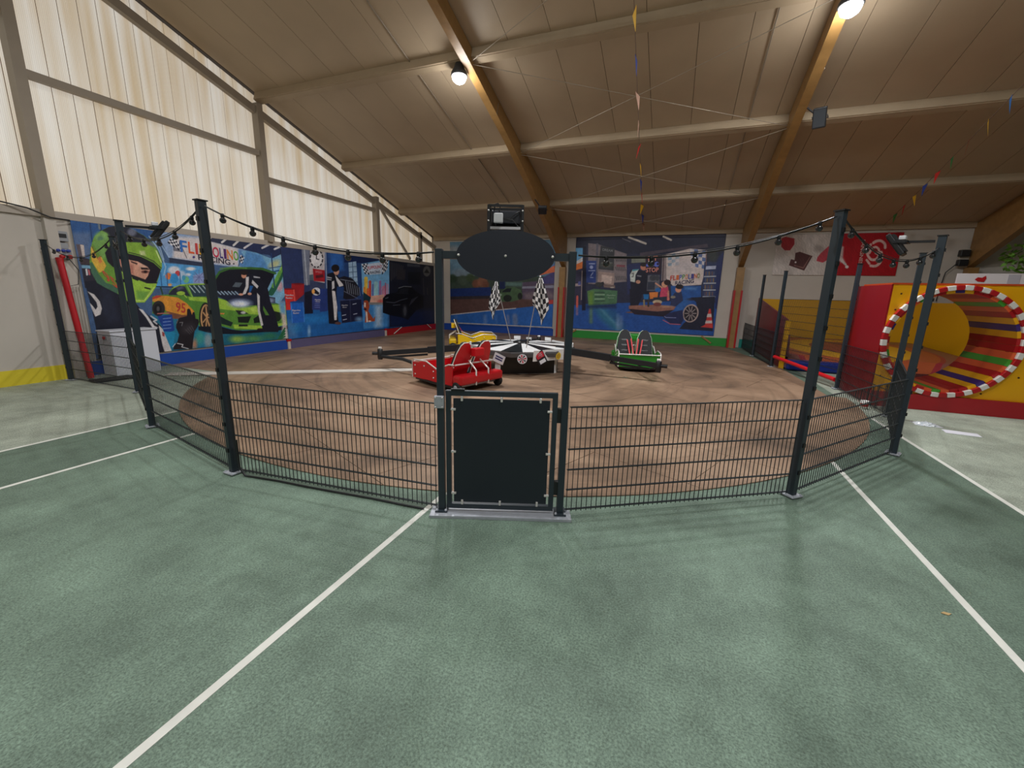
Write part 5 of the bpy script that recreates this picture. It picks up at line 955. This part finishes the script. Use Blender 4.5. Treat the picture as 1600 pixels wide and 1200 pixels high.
# ------------------------------------------------------------------ turning barrel in its yellow box
TRED = M('barrel_red', (176, 20, 28), .4); TYEL = M('barrel_yellow', (238, 176, 24), .4); TGRN = M('barrel_green', (70, 160, 50), .4); TORA = M('barrel_orange', (226, 96, 50), .4); TPUR = M('barrel_purple', (62, 40, 120), .4); TWH = M('barrel_white', (226, 222, 218), .4)
tx, ty0, ty1, tz, tr = 6.87, 10.28, 11.6, 1.325, .965
bx0, bx1, bz0, bz1 = 5.86, 8.9, .3, 2.37
tb = empty('barrel_box', (tx, ty0, 0), 0, 'yellow fronted box with red side holding the turning barrel', 'play box')
n = 64; ins = []; out = []
for k in range(n):
    a = 2*PI*k/n; c_, s_ = math.cos(a), math.sin(a); ins.append((tx+.985*c_, tz+.985*s_))
    t = min(((bx1-tx)/c_ if c_ > 1e-6 else (bx0-tx)/c_ if c_ < -1e-6 else 1e9), ((bz1-tz)/s_ if s_ > 1e-6 else (bz0-tz)/s_ if s_ < -1e-6 else 1e9)); out.append((tx+t*c_, tz+t*s_))
cor = [(bx1, bz1), (bx0, bz1), (bx0, bz0), (bx1, bz0)]
for q in cor:
    i = min(range(n), key=lambda k: (out[k][0]-q[0])**2+(out[k][1]-q[1])**2); out[i] = q
f = MB(); V_ = [(x, ty0, z) for x, z in ins]+[(x, ty0, z) for x, z in out]+[(x, ty0+.04, z) for x, z in ins]+[(x, ty0+.04, z) for x, z in out]
F_ = []
for k in range(n):
    j = (k+1) % n; F_ += [(k, j, n+j, n+k), (2*n+k, 3*n+k, 3*n+j, 2*n+j), (k, 2*n+k, 2*n+j, j), (n+k, n+j, 3*n+j, 3*n+k)]
f.add(V_, F_).build('front_panel', M('play_yellow_laminate', (236, 172, 8), .35), tb)
MB().bb(bx0-.03, bx0, ty0, 12.0, 0, bz1).build('side_panel', M('play_red_laminate', (146, 14, 24), .35), tb)
MB().bb(bx1, bx1+.03, ty0, ty1, 0, bz1).build('side_panel', MATS['play_red_laminate'], tb)
MB().bb(bx0-.03, bx1+.03, ty0-.02, ty1, bz1, bz1+.03).build('top_panel', M('play_orange_edge', (196, 70, 20), .4), tb)
MB().bb(bx0-.03, bx1+.03, ty0-.06, ty0+.04, 0, .3).build('plinth', M('plinth_red', (168, 26, 36), .35), tb)
for (x, z) in ((6.0, 2.2), (5.96, 1.9), (5.95, .6), (8.1, .5), (7.95, .75), (6.2, 2.28), (7.9, 2.2), (7.5, .4), (8.7, 2.2), (8.7, .5), (6.1, .4)):
    MB().lathe([(.016, 0), (.016, -.006), (0, -.006)], (x, ty0, z), 'y', 8).build('screw', M('dark_screw', (80, 50, 20), .5, .4), tb)
br = empty('turning_barrel', (tx, ty0, tz), 0, 'striped open barrel of red, yellow, green and purple slats', 'play barrel')
seq = [TRED, TYEL, TPUR, TYEL, TRED, TORA, TGRN, TORA, TRED]; ns = 45
for k in range(ns):
    a = 2*PI*(k+.5)/ns; R = Matrix.Rotation(-a, 3, 'Y')
    wdt = 2*PI*tr/ns-.012
    MB().box(R @ Vector((tr-.03, (ty1-ty0)/2-.02, 0)), (.06, ty1-ty0+.02, wdt), R).build('slat', seq[k % 9], br, local=True)
for k in range(52):
    a = 2*PI*(k+.5)/52; R = Matrix.Rotation(-a, 3, 'Y')
    MB().cbox(R @ Vector((1.0, -.045, 0)), (.085, .09, 2*PI*1.0/52-.004), .008, R).build('rim_block', TRED if k % 2 else TWH, br, local=True)
for yy in (.25, 1.1): MB().lathe([(.968, yy-.03), (.99, yy-.03), (.99, yy+.03), (.968, yy+.03)], (0, 0, 0), 'y', 48).build('hoop', M('dark_hoop', (60, 30, 30), .5), br, local=True)

# ------------------------------------------------------------------ bouncing pillow corner
def pillow_mat():
    m = bpy.data.materials.new('pillow_print'); m.use_nodes = True; nt = m.node_tree; N = nt.nodes.new; L = nt.links.new; b = nt.nodes['Principled BSDF']
    g = N('ShaderNodeNewGeometry'); mp = N('ShaderNodeMapping'); mp.inputs['Location'].default_value = (-7.3*.44, -16.7*.36, 0); mp.inputs['Scale'].default_value = (.44, .36, 0); L(g.outputs['Position'], mp.inputs[0])
    ln = N('ShaderNodeVectorMath'); ln.operation = 'LENGTH'; L(mp.outputs[0], ln.inputs[0])
    cr = N('ShaderNodeValToRGB'); cr.color_ramp.interpolation = 'CONSTANT'; E_ = cr.color_ramp.elements
    E_[0].position = 0; E_[0].color = (*lin((150, 66, 44)), 1); E_[1].position = .42; E_[1].color = (*lin((222, 166, 24)), 1)
    for p, c in ((.72, (170, 84, 50)), (.95, (150, 50, 56)), (1.0, (134, 84, 74))): x = E_.new(min(p, .999)); x.color = (*lin(c), 1)
    L(ln.outputs['Value'], cr.inputs[0]); L(cr.outputs[0], b.inputs['Base Color']); b.inputs['Roughness'].default_value = .4
    return m
pi_ = MB(); nu = 26; vs = []
for j in range(nu+1):
    for i in range(nu+1):
        u, v = i/nu, j/nu; x, y = 5.2+5.17*u, 14.65+5.15*v
        vs.append((x, y, .1+(.28+.2*v)*min(1, (u*(1-u)*v*(1-v)*1e3))**.25*1.0+.12*math.sin(PI*u)*math.sin(PI*v)))
pi_.add(vs, [(j*(nu+1)+i, j*(nu+1)+i+1, (j+1)*(nu+1)+i+1, (j+1)*(nu+1)+i) for j in range(nu) for i in range(nu)], True)
po = pi_.build('bouncing_pillow', pillow_mat()); tag(po, 'low brown bouncing pillow printed with a yellow oval ring', 'bouncing pillow')
MB().bb(5.2, 10.37, 14.65, 19.8, .0, .12).build('pillow_skirt', M('brown_pillow_side', (96, 44, 44), .5), po)
sw = MB().prism([(14.6, 0), (19.85, 0), (19.85, 2.07), (14.6, 1.46)], (5.14, 0, 0), (0, 1, 0), (0, 0, 1), .05).build('sloping_wall', M('dusky_red_pad', (124, 34, 42), .4)); tag(sw, 'red padded side wall with sloping top beside the bouncing pillow', 'padded wall')
MB().bb(5.08, 5.2, 14.5, 14.6, 0, 1.44).build('yellow_edge_pad', M('yellow_edge_pad', (224, 168, 20), .45), sw)
for k in range(4): MB().bb(5.075, 5.205, 14.49, 14.61, .25+k*.3, .275+k*.3).build('pad_strap', M('pad_strap', (150, 100, 20), .5), sw)
yw = MB().bb(10.4, 10.46, 14.7, 19.85, 0, 2.04).build('yellow_partition', M('mustard_wall_paint', (214, 160, 10), .5)); tag(yw, 'yellow partition wall seen through the striped barrel', 'partition')
bp = MB().cbox((5.95, 14.38, .16), (1.5, .42, .28), .06).build('blue_step_pad', M('blue_vinyl_pad', (18, 42, 130), .4)); tag(bp, 'dark blue vinyl step pad in front of the bouncing pillow', 'pad')
ip = MB().prism([(14.7, .35), (16.4, .35), (14.9, 1.0)], (5.3, 0, 0), (0, 1, 0), (0, 0, 1), .06).build('inner_ramp_pad', M('dark_red_pad', (96, 20, 30), .45)); tag(ip, 'small dark red triangular pad inside the sloping wall', 'pad')
a, b = Vector((posts['pB'][0], posts['pB'][1]-.0, .34)), Vector((posts['pA'][0], posts['pA'][1], .2)); d = (b-a).normalized()
rp = MB(); rp.tube([a+d*.1, b-d*.1], .05, 12); o = rp.build('red_roller', M('red_foam_tube', (206, 24, 34), .45)); tag(o, 'red foam tube slung low between two fence posts', 'foam tube')

# ------------------------------------------------------------------ left corner
cb = empty('control_cabinet', (-9.68, 5.78, 0), math.radians(4), 'white control cabinet with red emergency button against the mural', 'cabinet')
MB().cbox((0, 0, .5), (.42, .92, 1.0), .008).build('cabinet_body', M('cabinet_white', (206, 208, 218), .4), cb, local=True)
MB().cbox((.01, 0, 1.01), (.46, .96, .03), .006).build('cabinet_lid', MATS['cabinet_white'], cb, local=True)
MB().box((.213, .0, .5), (.008, .86, .92)).build('cabinet_door', MATS['cabinet_white'], cb, local=True)
bt = MB().box((.03, -.466, .86), (.09, .014, .1)).build('button_plate', M('button_grey', (150, 150, 156), .5), cb, local=True)
MB().lathe([(.03, 0), (.036, -.02), (.03, -.03), (0, -.03)], (.03, -.472, .86), 'y', 14).build('emergency_button', REDP, bt, local=True)
r = empty('red_padded_pole', (-9.66, 4.98, 0), 0, 'long red padded pole leaning against the left wall', 'pole')
MB().tube([(-9.66, 4.98, .02), (-9.9, 4.95, 2.48)], .055, 12).build('pad', M('red_vinyl', (182, 14, 30), .45), r)
MB().tube([(-9.9, 4.95, 2.46), (-9.904, 4.95, 2.53)], .062, 12).build('end_cap', REDP, r)
mt = MB().prism([(-.2, -.3), (.15, -.33), (.26, .2), (.16, .42), (-.16, .36)], (-9.2, 5.12, .02), (1, 0, 0), (0, 1, 0), .03).build('rubber_mat', RUB); tag(mt, 'black rubber mat lying on the floor before the cabinet', 'mat')
eb = empty('socket_box', (-10.1, 5.08, 2.5), 0, 'grey wall distribution box with blue and red sockets', 'socket box')
MB().cbox((-10.04, 5.08, 2.97), (.12, .22, .2), .01).build('breaker_box', M('grey_plastic', (150, 152, 156), .5), eb)
MB().box((-9.978, 5.08, 2.98), (.008, .16, .08)).build('breaker_window', BLK, eb)
MB().cbox((-10.04, 5.06, 2.78), (.1, .22, .12), .01).build('box_front', MATS['grey_plastic'], eb)
for k in range(3): MB().lathe([(.03, 0), (.03, .05), (0, .05)], (-9.99, 4.98+k*.08, 2.68), 'x', 12).build('blue_socket', M('socket_blue', (40, 60, 150), .5), eb)
for k in range(2): MB().lathe([(.04, 0), (.04, .07), (0, .07)], (-9.99, 5.02+k*.12, 2.56), 'x', 12).build('red_socket', REDP, eb)
MB().cbox((-10.04, 5.06, 2.62), (.1, .3, .2), .01).build('socket_panel', MATS['grey_plastic'], eb)
wc = MB(); wc.tube([(-10.02, 3.6, 3.56), (-10.02, 4.32, 3.5), (-9.94, 4.64, 3.44), (-9.92, 4.95, 3.31), (-10.02, 5.28, 3.31)], .014, 6); o = wc.build('wall_cable', BLK); tag(o, 'black cable looping along the ledge at far left', 'cable')
wc = MB(); wc.tube([(-9.98, 5.12, 2.55), (-9.95, 5.24, 2.3), (-9.97, 5.2, 2.0), (-9.97, 5.02, 1.95), (-9.97, 4.96, 2.15)], .008, 6); o = wc.build('hanging_cable', BLK); tag(o, 'thin black cable hanging in a loop below the red sockets', 'cable')
for k in range(3):
    pz = MB(); pz.tube([(-10.07, 5.16+k*.05, .35), (-10.07, 5.16+k*.05, 1.95)], .012, 6); pz.build('conduit_pipe', M('white_conduit', (196, 190, 182), .5), wl)

# ------------------------------------------------------------------ under the roof
def bunting(A, B, sag, lb, cols, n0, size=.26, turn=.35):
    A, B = Vector(A), Vector(B); pt = lambda t: A.lerp(B, t)+Vector((0, 0, -4*sag*t*(1-t)))
    r = empty('bunting', A, 0, lb, 'bunting', 'pennant strings under the roof')
    MB().tube([pt(i/30) for i in range(31)], .006, 5).build('cord', M('bunting_cord', (110, 90, 80), .7), r)
    MB().tube([B, (B.x, B.y, roof(B.y)-.02)], .006, 5).build('hanger_cord', MATS['bunting_cord'], r)
    for i in range(n0):
        t = (i+.6)/n0; p = pt(t); dd = (pt(t+.01)-pt(t-.01)).normalized()
        ra = random.uniform(-turn, turn); fl = Matrix.Rotation(ra, 3, 'Z') @ dd
        tw = random.uniform(-.25, .25); side = Vector((dd.y, -dd.x, 0)).normalized()*tw
        a, b, c = p-fl*size*.42, p+fl*size*.42, p+Vector((0, 0, -size*1.25))+side*size
        MB().add([a, b, c, a+side*.004+Vector((.004, .003, 0)), b+Vector((.004, .003, 0)), c+Vector((.004, .003, 0))], [(0, 1, 2), (5, 4, 3), (0, 3, 4, 1), (1, 4, 5, 2), (2, 5, 3, 0)]).build('pennant', cols[i % len(cols)], r)
PC = [M('pennant_%d' % i, c, .6) for i, c in enumerate(((190, 150, 130), (60, 110, 50), (196, 30, 36), (226, 176, 40), (50, 70, 150), (196, 44, 40), (40, 120, 60), (206, 30, 40), (236, 190, 40), (50, 110, 180)))]
bunting((8.65, 19.6, 4.7), (7.6, 11.0, 6.24), .06, 'string of coloured pennants running back at upper right', PC, 11, .24)
bunting((.36, 19.7, 4.9), (.89, 8.0, 6.86), .1, 'string of pennants seen edge on above the banners', [PC[0], PC[4], PC[3], PC[2], PC[4], PC[3], PC[2], PC[0]], 11, .26, .5)
floodlight((-2.72, 15.01, 4.92), .3, 1.25, 'black floodlight hung from the rafter beside the oval sign', arm=(-.28, .0, .35), s=1.5)
floodlight((4.72, 12.75, 6.22), -.35, .45, 'black floodlight hung from the second rafter at upper right', arm=(-.3, .0, .3), s=1.35)
sp = empty('wall_speaker', (11.05, 19.7, 3.4), 0, 'small dark wall speaker with cable above the barrel box', 'speaker')
for z in (3.42, 3.74): MB().cbox((11.1, 19.68, z), (.26, .2, .22), .02).build('speaker_body', BLK, sp)
MB().cbox((11.22, 19.82, 3.58), (.36, .1, .62), .02).build('mount_plate', M('pale_mount', (190, 180, 166), .6), sp)
MB().tube([(10.98, 19.7, 3.4), (10.75, 19.75, 3.1), (10.72, 19.8, 2.6), (10.7, 19.8, 2.1)], .015, 6).build('cable', BLK, sp)

# ------------------------------------------------------------------ behind the barrel box
sb = empty('signboard', (9.15, 14.0, 0), 0, 'white signboard with small red emblem above the barrel box', 'signboard')
MB().cbox((9.3, 14.0, 2.62), (1.7, .04, .3), .006).build('board', M('board_white', (214, 206, 206), .5), sb)
for x in (10.0, 10.12): MB().bb(x-.03, x+.03, 14.03, 14.09, 0, 2.7).build('board_post', STEEL, sb)
MB().prism([(-.11, .0), (-.06, .05), (.02, .04), (.08, .09), (.1, .02), (.07, -.06), (-.05, -.05)], (8.9, 13.972, 2.63), (1, 0, 0), (0, 0, 1), .006).build('red_emblem', REDP, sb)
MB().box((9.5, 13.975, 2.62), (.22, .006, .26)).build('grey_patch', M('board_grey', (176, 170, 176), .5), sb)
tr_ = empty('artificial_tree', (10.15, 15.3, 0), 0, 'green leafy artificial tree at the right edge above the barrel', 'tree')
MB().tube([(10.9, 15.3, 0), (10.85, 15.3, 1.8), (10.75, 15.3, 2.9)], [.09, .08, .06], 10).build('trunk', M('tree_bark', (96, 66, 44), .8), tr_)
MB().tube([(10.82, 15.3, 2.3), (10.5, 15.25, 2.9), (10.3, 15.2, 3.2)], [.04, .03, .015], 8).build('branch', MATS['tree_bark'], tr_)
LEAF = M('leaf_green', (86, 130, 40), .6, var=.2, scale=5)
rng = random.Random(3)
lf = MB()
for i in range(420):
    a, h = rng.uniform(0, 2*PI), rng.uniform(0, 1); rr = .75*math.sqrt(rng.random()); c0 = Vector((10.65+rr*math.cos(a)*1.1, 15.25+rr*math.sin(a)*.6, 3.25+.42*math.sin(h*PI*2)*(1-rr)+rng.uniform(-.18, .18)))
    u_ = Vector((rng.uniform(-1, 1), rng.uniform(-1, 1), rng.uniform(-.6, .6))).normalized(); v_ = u_.cross(Vector((rng.uniform(-1, 1), rng.uniform(-1, 1), 1))).normalized()
    lf.add([c0-u_*.09, c0+v_*.045, c0+u_*.09, c0-v_*.045], [(0, 1, 2, 3)])
lf.build('foliage', LEAF, tr_, kind='stuff')

# ------------------------------------------------------------------ small things on the floor
sh = MB().prism([(-.22, -.1), (.2, -.14), (.24, .06), (-.18, .12)], (6.5, 8.62, .004), (1, 0, 0), (0, 1, 0), .004).build('paper_sheet', M('white_paper', (226, 226, 236), .6)); tag(sh, 'white sheet of paper on the turf before the barrel box', 'paper')
cp = MB(); rng = random.Random(5); vs = []; nn_ = 10
for j in range(nn_+1):
    for i in range(nn_+1):
        vs.append((6.22+.34*(i/nn_-.5)+rng.uniform(-.02, .02), 8.98+.28*(j/nn_-.5)+rng.uniform(-.02, .02), .004+rng.random()*.06*math.sin(PI*i/nn_)*math.sin(PI*j/nn_)))
cp.add(vs, [(j*(nn_+1)+i, j*(nn_+1)+i+1, (j+1)*(nn_+1)+i+1, (j+1)*(nn_+1)+i) for j in range(nn_) for i in range(nn_)])
tag(cp.build('plastic_wrap', M('crumpled_clear_wrap', (214, 220, 226), .2)), 'crumpled clear plastic wrap lying beside the white sheet', 'plastic wrap')
cu = MB().lathe([(0, 0), (.05, 0), (.06, .06), (.07, .16), (.064, .16), (.055, .02), (0, .02)], (5.62, 9.8, .002), n=16).build('paper_cup', TWH); tag(cu, 'small red and white paper cup on the floor by the fence', 'cup')
MB().lathe([(.0605, .05), (.067, .11)], (5.62, 9.8, .002), n=16).build('red_band', REDP, cu)
lf = MB().prism([(-.035, 0), (-.01, .014), (.03, .004), (.0, -.014)], (3.94, 3.33, .004), (1, .2, 0), (-.2, 1, .1), .003).build('dry_leaf', M('dry_leaf', (190, 160, 110), .7)); tag(lf, 'tiny dry leaf on the turf near the right court line', 'leaf')
pb = MB().lathe([(0, 0), (.03, .0), (.034, .02), (.02, .036), (0, .04)], (8.05, 8.85, 0), n=10).build('red_ball', REDP); tag(pb, 'tiny dark red ball on the turf at the right edge', 'ball')
